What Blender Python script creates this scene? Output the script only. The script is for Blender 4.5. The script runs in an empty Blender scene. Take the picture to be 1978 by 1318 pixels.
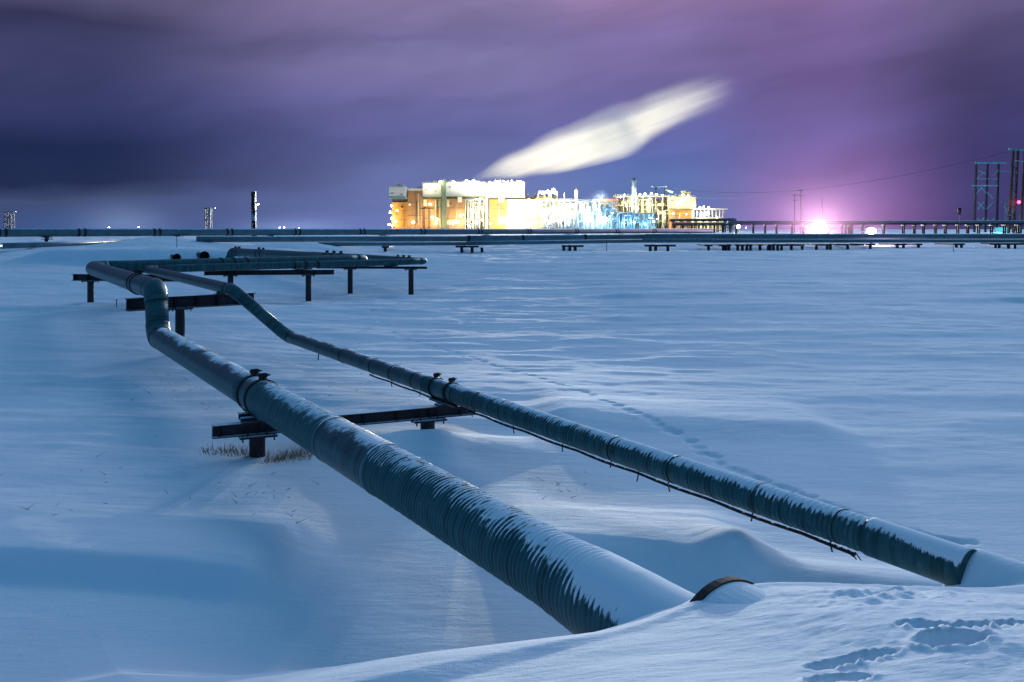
import bpy, math, random
import numpy as np
from mathutils import Vector, Matrix

random.seed(7)
R = math.radians
scene = bpy.context.scene
COL = scene.collection

# ------------------------------------------------------------------ camera
F, CX, HY, CAMZ = 1700.0, 989.0, 443.0, 3.9      # focal length in photo pixels, image centre column, horizon row, eye height
cam = bpy.data.cameras.new('camera')
cam_o = bpy.data.objects.new('camera', cam)
COL.objects.link(cam_o)
cam_o.location = (0, 0, CAMZ)
cam_o.rotation_euler = (R(90), 0, 0)
cam.sensor_width = 36
cam.lens = 36 * F / 1978
cam.shift_y = -(659 - HY) / 1978
cam.clip_start = 0.05
cam.clip_end = 30000
scene.camera = cam_o


def at(x, y, Y):
    """where photo pixel (x, y) lies in the place, Y metres ahead"""
    return Vector(((x - CX) * Y / F, Y, CAMZ - (y - HY) * Y / F))


# direction of the two pipelines and its perpendicular, in plan
DV = Vector((-0.520, 0.854, 0))
PV = Vector((0.854, 0.520, 0))

# ------------------------------------------------------------------ helpers
ORG = {}


def tag(o, label=None, cat=None, group=None, kind=None):
    if label: o['label'] = label
    if cat: o['category'] = cat
    if group: o['group'] = group
    if kind: o['kind'] = kind
    return o


def thing(name, label, cat, loc, group=None):
    o = bpy.data.objects.new(name, None)
    COL.objects.link(o)
    o.location = loc
    o.empty_display_size = 0.3
    ORG[o.name] = Vector(loc)
    return tag(o, label, cat, group)


class MB:
    def __init__(s):
        s.v, s.f, s.uv, s.at = [], [], None, None

    def add(s, vs, fs):
        n = len(s.v)
        s.v += [tuple(p) for p in vs]
        s.f += [tuple(i + n for i in f) for f in fs]
        return s

    def box(s, c, d, m=None):
        x, y, z = d[0] / 2, d[1] / 2, d[2] / 2
        vs = [Vector(p) for p in ((-x, -y, -z), (x, -y, -z), (x, y, -z), (-x, y, -z), (-x, -y, z), (x, -y, z), (x, y, z), (-x, y, z))]
        if m is not None:
            vs = [m @ p for p in vs]
        c = Vector(c)
        return s.add([p + c for p in vs], [(0, 3, 2, 1), (4, 5, 6, 7), (0, 1, 5, 4), (1, 2, 6, 5), (2, 3, 7, 6), (3, 0, 4, 7)])

    def frame(s, p, q):
        p, q = Vector(p), Vector(q)
        d = (q - p)
        L = d.length
        d.normalize()
        up = Vector((0, 0, 1)) if abs(d.z) < 0.95 else Vector((0, 1, 0))
        a = d.cross(up).normalized()
        b = a.cross(d).normalized()
        return p, q, d, a, b, L

    def bar(s, p, q, w, h=None):
        h = h or w
        p, q, d, a, b, L = s.frame(p, q)
        vs = []
        for c in (p, q):
            for i, j in ((-1, -1), (1, -1), (1, 1), (-1, 1)):
                vs.append(c + a * (w / 2 * i) + b * (h / 2 * j))
        return s.add(vs, [(0, 3, 2, 1), (4, 5, 6, 7), (0, 1, 5, 4), (1, 2, 6, 5), (2, 3, 7, 6), (3, 0, 4, 7)])

    def ibeam(s, p, q, h, w, t):
        """I-section girder whose TOP runs from p to q"""
        p, q, d, a, b, L = s.frame(p, q)
        prof = [(-w/2, 0), (w/2, 0), (w/2, -t), (t/2, -t), (t/2, -h+t), (w/2, -h+t), (w/2, -h), (-w/2, -h), (-w/2, -h+t), (-t/2, -h+t), (-t/2, -t), (-w/2, -t)]
        vs = [c + a * i + b * j for c in (p, q) for i, j in prof]
        n = len(prof)
        fs = [(i, i + n, (i + 1) % n + n, (i + 1) % n) for i in range(n)]
        for o in (0, n):
            caps = [(0, 11, 2, 1), (11, 10, 3, 2), (10, 9, 4, 3), (9, 8, 5, 4), (8, 7, 6, 5)]
            fs += [tuple(i + o for i in (c if o == 0 else c[::-1])) for c in caps]
        return s.add(vs, fs)

    def cyl(s, p, q, r0, r1=None, n=14, cap=True):
        r1 = r0 if r1 is None else r1
        p, q, d, a, b, L = s.frame(p, q)
        vs = []
        for c, r in ((p, r0), (q, r1)):
            for k in range(n):
                t = 2 * math.pi * k / n
                vs.append(c + a * (r * math.cos(t)) + b * (r * math.sin(t)))
        fs = [(k, (k + 1) % n, (k + 1) % n + n, k + n) for k in range(n)]
        if cap:
            fs += [tuple(range(n - 1, -1, -1)), tuple(range(n, 2 * n))]
        return s.add(vs, fs)

    def ball(s, c, r, n=10, m=6, sz=1.0):
        c = Vector(c)
        vs = [c + Vector((0, 0, r * sz))]
        for i in range(1, m):
            t = math.pi * i / m
            for k in range(n):
                a = 2 * math.pi * k / n
                vs.append(c + Vector((r * math.sin(t) * math.cos(a), r * math.sin(t) * math.sin(a), r * sz * math.cos(t))))
        vs.append(c - Vector((0, 0, r * sz)))
        fs = [(0, 1 + k, 1 + (k + 1) % n) for k in range(n)]
        for i in range(m - 2):
            for k in range(n):
                fs.append((1 + i * n + k, 1 + (i + 1) * n + k, 1 + (i + 1) * n + (k + 1) % n, 1 + i * n + (k + 1) % n))
        e = len(vs) - 1
        fs += [(e, 1 + (m - 2) * n + (k + 1) % n, 1 + (m - 2) * n + k) for k in range(n)]
        return s.add(vs, fs)

    def build(s, name, mat, parent=None, smooth=False, origin=None):
        o = Vector((0, 0, 0))
        if parent is not None:
            o = ORG[parent.name]
        elif origin is not None:
            o = Vector(origin)
        me = bpy.data.meshes.new(name)
        me.from_pydata([(p[0] - o.x, p[1] - o.y, p[2] - o.z) for p in s.v], [], s.f)
        if smooth:
            me.polygons.foreach_set('use_smooth', [True] * len(me.polygons))
        me.materials.append(mat)
        ob = bpy.data.objects.new(name, me)
        COL.objects.link(ob)
        if parent is not None:
            ob.parent = parent
        else:
            ob.location = o
        ORG[ob.name] = o
        return ob


# ------------------------------------------------------------------ materials
class NT:
    def __init__(s, tree):
        s.t = tree
        s.n = tree.nodes
        s.l = tree.links

    def new(s, kind, **kw):
        n = s.n.new(kind)
        for k, v in kw.items():
            setattr(n, k, v)
        return n

    def put(s, sock, v):
        if hasattr(v, 'outputs'):
            v = v.outputs[0]
        if isinstance(v, bpy.types.NodeSocket):
            s.l.new(v, sock)
        else:
            sock.default_value = v

    def math(s, op, a, b=None, c=None, clamp=False):
        n = s.new('ShaderNodeMath', operation=op, use_clamp=clamp)
        s.put(n.inputs[0], a)
        if b is not None: s.put(n.inputs[1], b)
        if c is not None: s.put(n.inputs[2], c)
        return n.outputs[0]

    def mix(s, f, a, b, typ='MIX'):
        n = s.new('ShaderNodeMix', data_type='RGBA', blend_type=typ)
        s.put(n.inputs[0], f)
        s.put(n.inputs[6], a)
        s.put(n.inputs[7], b)
        return n.outputs[2]

    def ramp(s, f, stops, interp='LINEAR'):
        n = s.new('ShaderNodeValToRGB')
        n.color_ramp.interpolation = interp
        e = n.color_ramp.elements
        while len(e) < len(stops):
            e.new(0.5)
        for i, (p, c) in enumerate(stops):
            e[i].position = p
            e[i].color = (*c, 1) if len(c) == 3 else c
        s.put(n.inputs[0], f)
        return n.outputs[0]

    def range(s, v, a, b, c=0.0, d=1.0, smooth=True):
        n = s.new('ShaderNodeMapRange', interpolation_type='SMOOTHSTEP' if smooth else 'LINEAR')
        s.put(n.inputs[0], v)
        for i, x in enumerate((a, b, c, d)):
            n.inputs[1 + i].default_value = x
        return n.outputs[0]

    def noise(s, vec, scale, detail=3, rough=0.5, dist=0.0):
        n = s.new('ShaderNodeTexNoise')
        if vec is not None: s.put(n.inputs['Vector'], vec)
        n.inputs['Scale'].default_value = scale
        n.inputs['Detail'].default_value = detail
        n.inputs['Roughness'].default_value = rough
        n.inputs['Distortion'].default_value = dist
        return n.outputs[0]

    def scale(s, vec, xyz):
        n = s.new('ShaderNodeVectorMath', operation='MULTIPLY')
        s.put(n.inputs[0], vec)
        n.inputs[1].default_value = xyz
        return n.outputs[0]

    def xyz(s, x, y, z=0.0):
        n = s.new('ShaderNodeCombineXYZ')
        for i, v in enumerate((x, y, z)):
            s.put(n.inputs[i], v)
        return n.outputs[0]


def material(name):
    m = bpy.data.materials.new(name)
    m.use_nodes = True
    nt = NT(m.node_tree)
    return m, nt, m.node_tree.nodes['Principled BSDF']


SNOW_RGB = (0.80, 0.86, 0.92, 1)


def plain(name, rgb, rough=0.6, metal=0.0, var=0.25, scale=1.5, snow=False):
    """a surface with blotchy wear and, out of doors, snow lying on what faces up"""
    m, nt, b = material(name)
    tc = nt.new('ShaderNodeTexCoord').outputs['Object']
    n = nt.noise(tc, scale, 5, 0.65)
    col = nt.mix(nt.range(n, 0.3, 0.75), tuple(c * (1 - var) for c in rgb) + (1,), tuple(min(1, c * (1 + var)) for c in rgb) + (1,))
    r = rough
    if snow:
        g = nt.new('ShaderNodeNewGeometry')
        sep = nt.new('ShaderNodeSeparateXYZ')
        nt.put(sep.inputs[0], g.outputs['Normal'])
        k = nt.math('ADD', sep.outputs[2], nt.math('MULTIPLY', nt.math('SUBTRACT', nt.noise(tc, 9, 3), 0.5), 0.7))
        k = nt.range(k, 0.62, 0.8)
        col = nt.mix(k, col, SNOW_RGB)
        r = nt.math('ADD', rough, nt.math('MULTIPLY', k, 0.3))
        nt.put(b.inputs['Metallic'], nt.math('MULTIPLY', nt.math('SUBTRACT', 1.0, k), metal))
    else:
        b.inputs['Metallic'].default_value = metal
    nt.put(b.inputs['Base Color'], col)
    nt.put(b.inputs['Roughness'], r)
    bm = nt.new('ShaderNodeBump')
    bm.inputs['Strength'].default_value = 0.25
    bm.inputs['Distance'].default_value = 0.02
    nt.put(bm.inputs['Height'], nt.noise(tc, scale * 6, 4))
    nt.put(b.inputs['Normal'], bm)
    return m


def glow(name, rgb, power):
    m = bpy.data.materials.new(name)
    m.use_nodes = True
    t = m.node_tree
    t.nodes.clear()
    e = t.nodes.new('ShaderNodeEmission')
    e.inputs[0].default_value = (*rgb, 1)
    e.inputs[1].default_value = power
    o = t.nodes.new('ShaderNodeOutputMaterial')
    t.links.new(e.outputs[0], o.inputs[0])
    m.cycles.emission_sampling = 'NONE'
    return m


def snow_material():
    m, nt, b = material('snow')
    tc = nt.new('ShaderNodeTexCoord').outputs['Object']
    n = nt.noise(nt.scale(tc, (0.25, 0.6, 0.6)), 1.0, 5, 0.6)
    nt.put(b.inputs['Base Color'], nt.mix(nt.range(n, 0.3, 0.7), (0.74, 0.81, 0.88, 1), (0.82, 0.87, 0.93, 1)))
    b.inputs['Roughness'].default_value = 0.75
    b.inputs['Specular IOR Level'].default_value = 0.25
    h = nt.math('ADD', nt.math('MULTIPLY', nt.noise(nt.scale(tc, (1.0, 3.5, 1.0)), 2.2, 6, 0.65), 1.0),
                nt.math('MULTIPLY', nt.noise(tc, 28, 5, 0.75), 0.25))
    bm = nt.new('ShaderNodeBump')
    bm.inputs['Strength'].default_value = 0.45
    bm.inputs['Distance'].default_value = 0.05
    nt.put(bm.inputs['Height'], h)
    nt.put(b.inputs['Normal'], bm)
    return m


def pipe_material():
    """galvanised jacketing; wind-packed snow lies where the surface faces up (and where the attribute 'cover' says it has piled)"""
    m, nt, b = material('pipe_jacket')
    uv = nt.new('ShaderNodeUVMap').outputs[0]
    tc = nt.new('ShaderNodeTexCoord').outputs['Object']
    g = nt.new('ShaderNodeNewGeometry')
    sep = nt.new('ShaderNodeSeparateXYZ')
    nt.put(sep.inputs[0], g.outputs['Normal'])
    cov = nt.new('ShaderNodeAttribute', attribute_name='cover').outputs['Fac']
    rib = nt.new('ShaderNodeAttribute', attribute_name='rib').outputs['Fac']
    big = nt.math('SUBTRACT', nt.noise(nt.scale(uv, (1.3, 1.0, 1)), 1.0, 4, 0.6), 0.5)
    streak = nt.math('SUBTRACT', nt.noise(nt.scale(uv, (24.0, 2.6, 1)), 1.0, 3, 0.6), 0.5)
    fine = nt.math('SUBTRACT', nt.noise(nt.scale(uv, (40.0, 9.0, 1)), 1.0, 4, 0.65), 0.5)
    k = nt.math('ADD', sep.outputs[2], cov)
    k = nt.math('ADD', k, nt.math('MULTIPLY', big, 0.95))
    k = nt.math('ADD', k, nt.math('MULTIPLY', nt.math('MULTIPLY', streak, rib), 0.85))
    su = nt.new('ShaderNodeSeparateXYZ')
    nt.put(su.inputs[0], uv)
    wave = nt.math('SINE', nt.math('MULTIPLY', su.outputs[0], 2 * math.pi / 0.062))
    k = nt.math('ADD', k, nt.math('MULTIPLY', nt.math('MULTIPLY', wave, rib), nt.range(nt.noise(nt.scale(uv, (3.0, 2.5, 1)), 1.0, 4, 0.6), 0.35, 0.7, 0.02, 0.27)))
    k = nt.math('ADD', k, nt.math('MULTIPLY', fine, 0.75))
    b.inputs['Specular IOR Level'].default_value = 0.25
    k = nt.range(k, 0.96, 1.10)
    # frost and grime running down the jacket
    st = nt.noise(nt.scale(uv, (9.0, 0.8, 1)), 1.0, 4, 0.7)
    metal = nt.mix(nt.range(st, 0.3, 0.72), (0.009, 0.050, 0.058, 1), (0.034, 0.125, 0.135, 1))
    fr = nt.noise(tc, 7, 5, 0.7)
    metal = nt.mix(nt.math('MULTIPLY', nt.range(fr, 0.5, 0.8), 0.12), metal, (0.5, 0.6, 0.66, 1))
    metal = nt.mix(nt.math('MULTIPLY', nt.range(wave, -0.6, 0.9), nt.math('MULTIPLY', rib, 0.55)), metal, (0.05, 0.17, 0.185, 1))
    nt.put(b.inputs['Base Color'], nt.mix(k, metal, SNOW_RGB))
    nt.put(b.inputs['Metallic'], nt.math('MULTIPLY', nt.math('SUBTRACT', 1.0, k), 0.2))
    nt.put(b.inputs['Roughness'], nt.math('ADD', 0.40, nt.math('MULTIPLY', k, 0.4)))
    bm = nt.new('ShaderNodeBump')
    bm.inputs['Strength'].default_value = 0.6
    bm.inputs['Distance'].default_value = 0.02
    nt.put(bm.inputs['Height'], nt.math('ADD', nt.math('MULTIPLY', k, 1.0), nt.math('MULTIPLY', fr, 0.15)))
    nt.put(b.inputs['Normal'], bm)
    return m


M = {
    'snow': snow_material(),
    'pipe': pipe_material(),
    'steel': plain('dark_steel', (0.022, 0.016, 0.024), 0.55, 0.3, 0.5, 4, snow=True),
    'band': plain('black_band', (0.02, 0.022, 0.026), 0.5, 0.5, 0.3, 6),
    'rust': plain('rusty_casing', (0.10, 0.055, 0.03), 0.8, 0.2, 0.6, 6, snow=True),
    'rustbare': plain('bare_rust', (0.045, 0.03, 0.02), 0.8, 0.1, 0.6, 9),
    'rubber': plain('black_rubber', (0.008, 0.008, 0.010), 0.6, 0, 0.3, 6),
    'bore_shade': plain('bore_shade_black', (0.004, 0.004, 0.005), 0.9, 0, 0.2, 6),  # near-black, the shade inside the culvert bores put into colour
    'grass': plain('dry_grass', (0.26, 0.18, 0.10), 0.8, 0, 0.5, 12),
    'stake': plain('grey_stake', (0.12, 0.12, 0.12), 0.7, 0, 0.3, 8),
    'orange': plain('orange_siding', (0.50, 0.22, 0.035), 0.6, 0, 0.12, 0.25),
    'tan': plain('tan_siding', (0.42, 0.22, 0.09), 0.65, 0, 0.14, 0.22),
    'white': plain('white_siding', (0.75, 0.74, 0.68), 0.55, 0, 0.08, 0.3),
    'cream': plain('cream_siding', (0.66, 0.60, 0.40), 0.6, 0, 0.1, 0.3),
    'galv': plain('galvanised_steel', (0.36, 0.40, 0.42), 0.45, 0.5, 0.25, 0.8),
    'green': plain('green_grey_steel', (0.24, 0.30, 0.20), 0.6, 0.1, 0.25, 0.5),
    'bluesteel': plain('blue_grey_steel', (0.22, 0.34, 0.44), 0.5, 0.3, 0.25, 0.5),
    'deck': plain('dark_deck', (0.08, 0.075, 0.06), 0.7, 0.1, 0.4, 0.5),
    'glassdark': plain('dark_window', (0.03, 0.04, 0.05), 0.15, 0, 0.3, 1),
    'farpipe': plain('far_pipe_jacket', (0.11, 0.19, 0.22), 0.45, 0.4, 0.2, 0.8, snow=True),
    'warm': glow('warm_lamp', (1.0, 0.86, 0.55), 60),
    'whitel': glow('white_lamp', (0.95, 0.98, 1.0), 60),
    'cool': glow('cool_lamp', (0.72, 0.92, 1.0), 60),
    'pinkl': glow('pink_lamp', (1.0, 0.72, 0.80), 80),
    'redl': glow('red_lamp', (1.0, 0.03, 0.10), 18),
    'tealwin': glow('teal_lit_window', (0.10, 0.75, 0.80), 0.9),
}


def light(kind, name, loc, power, rgb, parent=None, size=0.5, target=None, spot=60):
    l = bpy.data.lights.new(name, kind)
    l.energy = power
    l.color = rgb
    l.shadow_soft_size = size
    if kind == 'SPOT':
        l.spot_size = R(spot)
        l.spot_blend = 0.6
    o = bpy.data.objects.new(name, l)
    COL.objects.link(o)
    loc = Vector(loc)
    if parent is not None:
        o.parent = parent
        o.location = loc - ORG[parent.name]
    else:
        o.location = loc
    if target is not None:
        o.rotation_euler = (Vector(target) - loc).to_track_quat('-Z', 'Y').to_euler()
    return o


# ------------------------------------------------------------------ terrain
def hash2(i, j, seed):
    h = np.sin(i * 127.1 + j * 311.7 + seed * 74.7) * 43758.5453
    return h - np.floor(h)


def vnoise(x, y, seed=0):
    xi, yi = np.floor(x), np.floor(y)
    u, v = x - xi, y - yi
    u = u * u * u * (u * (u * 6 - 15) + 10)
    v = v * v * v * (v * (v * 6 - 15) + 10)
    a, b = hash2(xi, yi, seed), hash2(xi + 1, yi, seed)
    c, d = hash2(xi, yi + 1, seed), hash2(xi + 1, yi + 1, seed)
    return (a * (1 - u) + b * u) * (1 - v) + (c * (1 - u) + d * u) * v - 0.5


def fbm(x, y, oct=4, seed=0, gain=0.5):
    r, a = 0, 1.0
    for k in range(oct):
        r = r + a * vnoise(x, y, seed + k * 13)
        x, y, a = x * 2.03 + 5.1, y * 2.03 + 1.7, a * gain
    return r


def sst(t):
    t = np.clip(t, 0, 1)
    return t * t * (3 - 2 * t)


_ky = np.linspace(-40, 400, 4401)
_kz = np.interp(_ky, [-40, 11, 15, 25, 38, 46, 70, 82, 95, 110, 140, 400], [0, 0, 0.0, 0.2, 0.45, 0.68, 1.35, 1.70, 1.95, 2.30, 2.40, 2.40])
_g = np.exp(-0.5 * (np.arange(-60, 61) / 25.0) ** 2)
_kz = np.convolve(np.pad(_kz, 60, mode='edge'), _g / _g.sum(), 'valid')

TRACKS, FEET = [], []


def smax(a, b, k):
    t = np.clip(0.5 + 0.5 * (a - b) / k, 0, 1)
    return b + (a - b) * t + k * t * (1 - t)


def sinterp(x, xs, ys):
    return sum(np.interp(x + d, xs, ys) * g for d, g in ((-0.5, 0.12), (-0.25, 0.22), (0, 0.32), (0.25, 0.22), (0.5, 0.12)))


def height(X, Y):
    X, Y = np.asarray(X, float), np.asarray(Y, float)
    s = -0.52 * X + 0.854 * Y
    w = 0.854 * X + 0.52 * Y
    r = np.hypot(X, Y)
    h = np.interp(Y, _ky, _kz)
    far = sst((r - 12) / 30)
    # wind-carved ripples, long across the view
    wx = X + 1.2 * fbm(X / 6, Y / 6, 2, 31)
    h = h + (0.035 + 0.075 * far) * fbm(wx / 5.0, Y / 1.3 + 0.08 * X, 5, 3, 0.58)
    h = h + far * 0.20 * np.maximum(0, fbm(X / 7.0 + 3, Y / 1.8 - 0.05 * X, 3, 57))
    h = h - (0.02 + 0.07 * far) * (np.abs(fbm(X / 3.6 + 0.3 * Y, Y / 1.0, 3, 61)) - 0.2) * sst((r - 5) / 4)
    h = h + 0.008 * fbm(X / 0.5, Y / 0.28, 3, 63) * (1 - sst((r - 20) / 20))
    h = h + 0.22 * fbm(X / 14, Y / 9, 2, 11) * sst((r - 9) / 10) * (1 - sst((r - 120) / 200))
    h = h + sst((r - 110) / 100) * 0.4 * fbm(X / 60, Y / 60, 3, 21) * (1 - sst((r - 600) / 600))
    # drift with a steep blue face
    def ridge(x0, x1, y0, y1, hgt, near, back, taper):
        yc = y0 + (y1 - y0) * (X - x0) / (x1 - x0) + 0.25 * fbm(X / 2.5, X * 0 + 1.5, 2, 5)
        env = sst((X - x0 + taper) / taper) * sst((x1 + taper - X) / taper)
        d = Y - yc
        prof = np.where(d < 0, 1 - sst(-d / near), 1 - sst(d / back))
        return hgt * env * prof
    h = h + ridge(-9.0, -3.0, 10.4, 9.45, 0.30, 0.5, 3.4, 0.9)
    h = h + ridge(0.2, 2.4, 10.45, 10.1, 0.34, 1.1, 3.0, 0.9)
    h = h + ridge(2.6, 4.4, 9.5, 9.0, 0.30, 0.6, 1.6, 0.6)
    h = h + ridge(1.2, 5.6, 17.6, 16.7, 0.20, 1.8, 4.0, 1.0)
    h = h + ridge(-3.6, -1.4, 14.9, 15.2, 0.16, 1.6, 2.0, 0.8)
    h = h + 0.16 * np.exp(-(((X + 1.2) / 1.5) ** 2 + ((Y - 15.5) / 0.8) ** 2))
    h = h - 0.14 * np.exp(-(((X + 0.1) / 0.9) ** 2 + ((Y - 16.6) / 0.5) ** 2))
    h = h - 0.10 * np.exp(-(((X + 5.2) / 1.6) ** 2 + ((Y - 15.9) / 0.5) ** 2))
    # snow mound where the low pipeline dives under
    h = h + 1.30 * np.exp(-(((X + 33.5) / 8) ** 2 + ((Y - 86) / 8) ** 2)) + 0.95 * np.exp(-(((X + 19.5) / 4.5) ** 2 + ((Y - 82) / 5) ** 2))
    h = h + ridge(-34, -18, 66.5, 66.5, 1.12, 2.6, 14, 6)
    # the road bank the picture is taken from
    cs = sinterp(w, [-12, 0.7, 2.4, 3.75, 4.4, 5.3, 6.8, 9], [5.0, 4.6, 4.4, 4.25, 4.38, 4.1, 3.7, 3.3])
    cz = sinterp(w, [-12, 0.7, 2.4, 3.75, 4.05, 4.4, 4.8, 5.3, 6.8, 9], [0.80, 1.20, 1.38, 1.375, 1.37, 1.44, 1.43, 1.35, 1.09, 1.00])
    up = cz + (2.3 - cz) * np.clip((cs - s) / 4.0, 0, 1)
    dn = (cz + (2.3 - cz) * 0.0625) * (1 - sst((s - cs + 0.25) / np.interp(w, [1.0, 3.4], [5.0, 2.7])))
    bank = np.where(s < cs - 0.25, up, np.minimum(up, dn))
    bank = bank + 0.03 * fbm(X / 1.6, Y / 0.8, 3, 77) * sst((7 - s) / 2)
    # broken snow by the mouth of the casing
    cl = np.exp(-(((w - 5.3) / 0.8) ** 2 + ((s - 3.7) / 0.30) ** 2))
    bank = bank + cl * 0.075 * (fbm(X / 0.14, Y / 0.12, 3, 91) + 0.2)
    rough = sst((w - 3.2) / 1.2) * sst((4.0 - s) / 1.0)
    bank = bank + rough * 0.03 * fbm(X / 0.5, Y / 0.35, 5, 92, 0.62)
    h = smax(h, bank, 0.18)
    # drift packed over the end of the thin pipeline
    wid = 0.42 + 0.16 * np.clip(5.0 - s, 0, 4)
    q = np.exp(-np.abs((w - 7.58) / wid) ** 2.4) * sst((5.35 - s - 0.35 * np.abs(w - 7.75)) / 0.8)
    h = smax(h, 1.06 * q, 0.05)
    # snow heaped on the casing
    hp = 1.47 + 0.03 * fbm(X / 0.2, Y / 0.2, 3, 41)
    h = smax(h, hp * np.exp(-np.abs((w - 4.58) / 0.60) ** 2.2) * sst((4.22 + 0.36 * sst((w - 4.40) / 0.20) + 0.06 * fbm(w / 0.12, s * 0, 2, 44) - s) / 0.5), 0.05)
    # foot of the two near posts
    h = h + (0.0 - h) * np.exp(-(((X + 4.25) / 0.9) ** 2 + ((Y - 15.1) / 0.8) ** 2))
    h = h + (0.13 - h) * np.exp(-(((X + 1.45) / 0.7) ** 2 + ((Y - 16.35) / 0.5) ** 2))
    for (x, y, a, b, d) in TRACKS:
        m = (np.abs(X - x) < 0.4) & (np.abs(Y - y) < 0.4)
        if m.any():
            e = np.exp(-(((X[m] - x) / a) ** 2 + ((Y[m] - y) / b) ** 2) ** 2)
            h[m] -= d * e
    for (x, yy, a, b, d) in FEET:
        e2 = ((X - x) / a) ** 2 + ((Y - yy) / b) ** 2
        m = e2 < 9
        if m.any():
            q2 = e2[m]
            h[m] += -d * np.exp(-q2 ** 2.5) + (0.03 if d > 0.15 else 0.012) * np.exp(-((np.sqrt(q2) - 1.3) / 0.28) ** 2) * (0.8 + 0.9 * fbm(X[m] / 0.07, Y[m] / 0.06, 3, 8)) + 0.006 * np.exp(-q2 / 4) * fbm(X[m] / 0.05, Y[m] / 0.05, 3, 18)
    return h


def ground_z(x, y):
    return float(height(np.array([x]), np.array([y]))[0])


def ray_ground(x, y):
    """the point of snow seen at photo pixel (x, y)"""
    Y = np.geomspace(2.6, 300, 3000)
    X = (x - CX) * Y / F
    z = CAMZ - (y - HY) * Y / F
    i = int(np.argmax(height(X, Y) > z))
    return X[i], Y[i]


# animal tracks over the open snow, then a few deep footprints on the bank
_tp = [(700, 590), (770, 650), (850, 675), (905, 690), (960, 710), (1010, 722), (1060, 738), (1110, 752), (1160, 770), (1210, 790), (1245, 803),
       (1285, 828), (1305, 838), (1330, 850), (1350, 862), (1354, 874), (1382, 880), (1384, 893), (1410, 902), (1440, 915), (1480, 930), (1510, 942), (1560, 958),
       (1610, 980), (1660, 998), (1720, 1018), (1760, 1028), (1800, 1038), (1850, 1046), (1890, 1052)]
_rt = random.Random(5)
_tr, _ft = [], []
for (x0, y0), (x1, y1) in zip(_tp[:-1], _tp[1:]):
    n = max(1, int(math.hypot(x1 - x0, y1 - y0) / 14))
    for k in range(n):
        t = (k + 0.3 * _rt.random()) / n
        X, Y = ray_ground(x0 + (x1 - x0) * t + _rt.uniform(-2, 2), y0 + (y1 - y0) * t + _rt.uniform(-2, 2))
        if Y < 48:
            _tr.append((X, Y, 0.085 + 0.05 * _rt.random(), 0.075, 0.05))
for (x, y, a, b, d) in ((1838, 1240, 0.150, 0.10, 0.20), (1700, 1264, 0.085, 0.050, 0.06), (1670, 1271, 0.095, 0.055, 0.08), (1635, 1278, 0.10, 0.055, 0.09), (1595, 1286, 0.09, 0.05, 0.07), (1640, 1311, 0.10, 0.06, 0.10), (1600, 1314, 0.10, 0.06, 0.10),
                        (1800, 1208, 0.11, 0.028, 0.05), (1880, 1206, 0.13, 0.028, 0.05), (1955, 1203, 0.13, 0.03, 0.05), (1760, 1204, 0.08, 0.04, 0.05)):
    X, Y = ray_ground(x, y)
    _ft.append((X, Y, a, b, d))
TRACKS, FEET = _tr, _ft


def build_ground():
    az = np.concatenate([np.radians(np.linspace(-34, 34, 660)), np.radians(np.linspace(37, 323, 68))])
    rr = np.concatenate([np.geomspace(0.4, 2.4, 14)[:-1], np.geomspace(2.4, 130, 830)[:-1], np.geomspace(130, 9000, 90)])
    A, RR = np.meshgrid(az, rr)
    X, Y = RR * np.sin(A), RR * np.cos(A)
    Z = height(X, Y)
    na, nr = len(az), len(rr)
    co = np.stack([X, Y, Z], -1).reshape(-1, 3)
    co = np.vstack([co, [[0, 0, ground_z(0, 0.01)]]])
    i = np.arange(nr - 1)[:, None] * na
    j = np.arange(na)[None, :]
    j2 = (j + 1) % na
    quads = np.stack([i + j, i + na + j, i + na + j2, i + j2], -1).reshape(-1, 4)[:, ::-1]
    nq = len(quads)
    c = len(co) - 1
    tris = np.stack([np.full(na, c), np.arange(na), (np.arange(na) + 1) % na], -1)[:, ::-1]
    me = bpy.data.meshes.new('snow_ground')
    me.vertices.add(len(co))
    me.vertices.foreach_set('co', co.ravel())
    me.loops.add(nq * 4 + na * 3)
    me.loops.foreach_set('vertex_index', np.concatenate([quads.ravel(), tris.ravel()]).astype(np.int32))
    me.polygons.add(nq + na)
    starts = np.concatenate([np.arange(nq) * 4, nq * 4 + np.arange(na) * 3])
    me.polygons.foreach_set('loop_start', starts.astype(np.int32))
    me.polygons.foreach_set('loop_total', np.concatenate([np.full(nq, 4), np.full(na, 3)]).astype(np.int32))
    me.update(calc_edges=True)
    me.validate()
    me.polygons.foreach_set('use_smooth', np.ones(len(me.polygons), bool))
    if me.polygons[len(me.polygons) // 2].normal.z < 0:
        me.flip_normals()
    me.materials.append(M['snow'])
    o = bpy.data.objects.new('snow_ground', me)
    COL.objects.link(o)
    tag(o, 'wind rippled blue snow field with drifts', None, None, 'structure')
    return o


build_ground()


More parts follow.
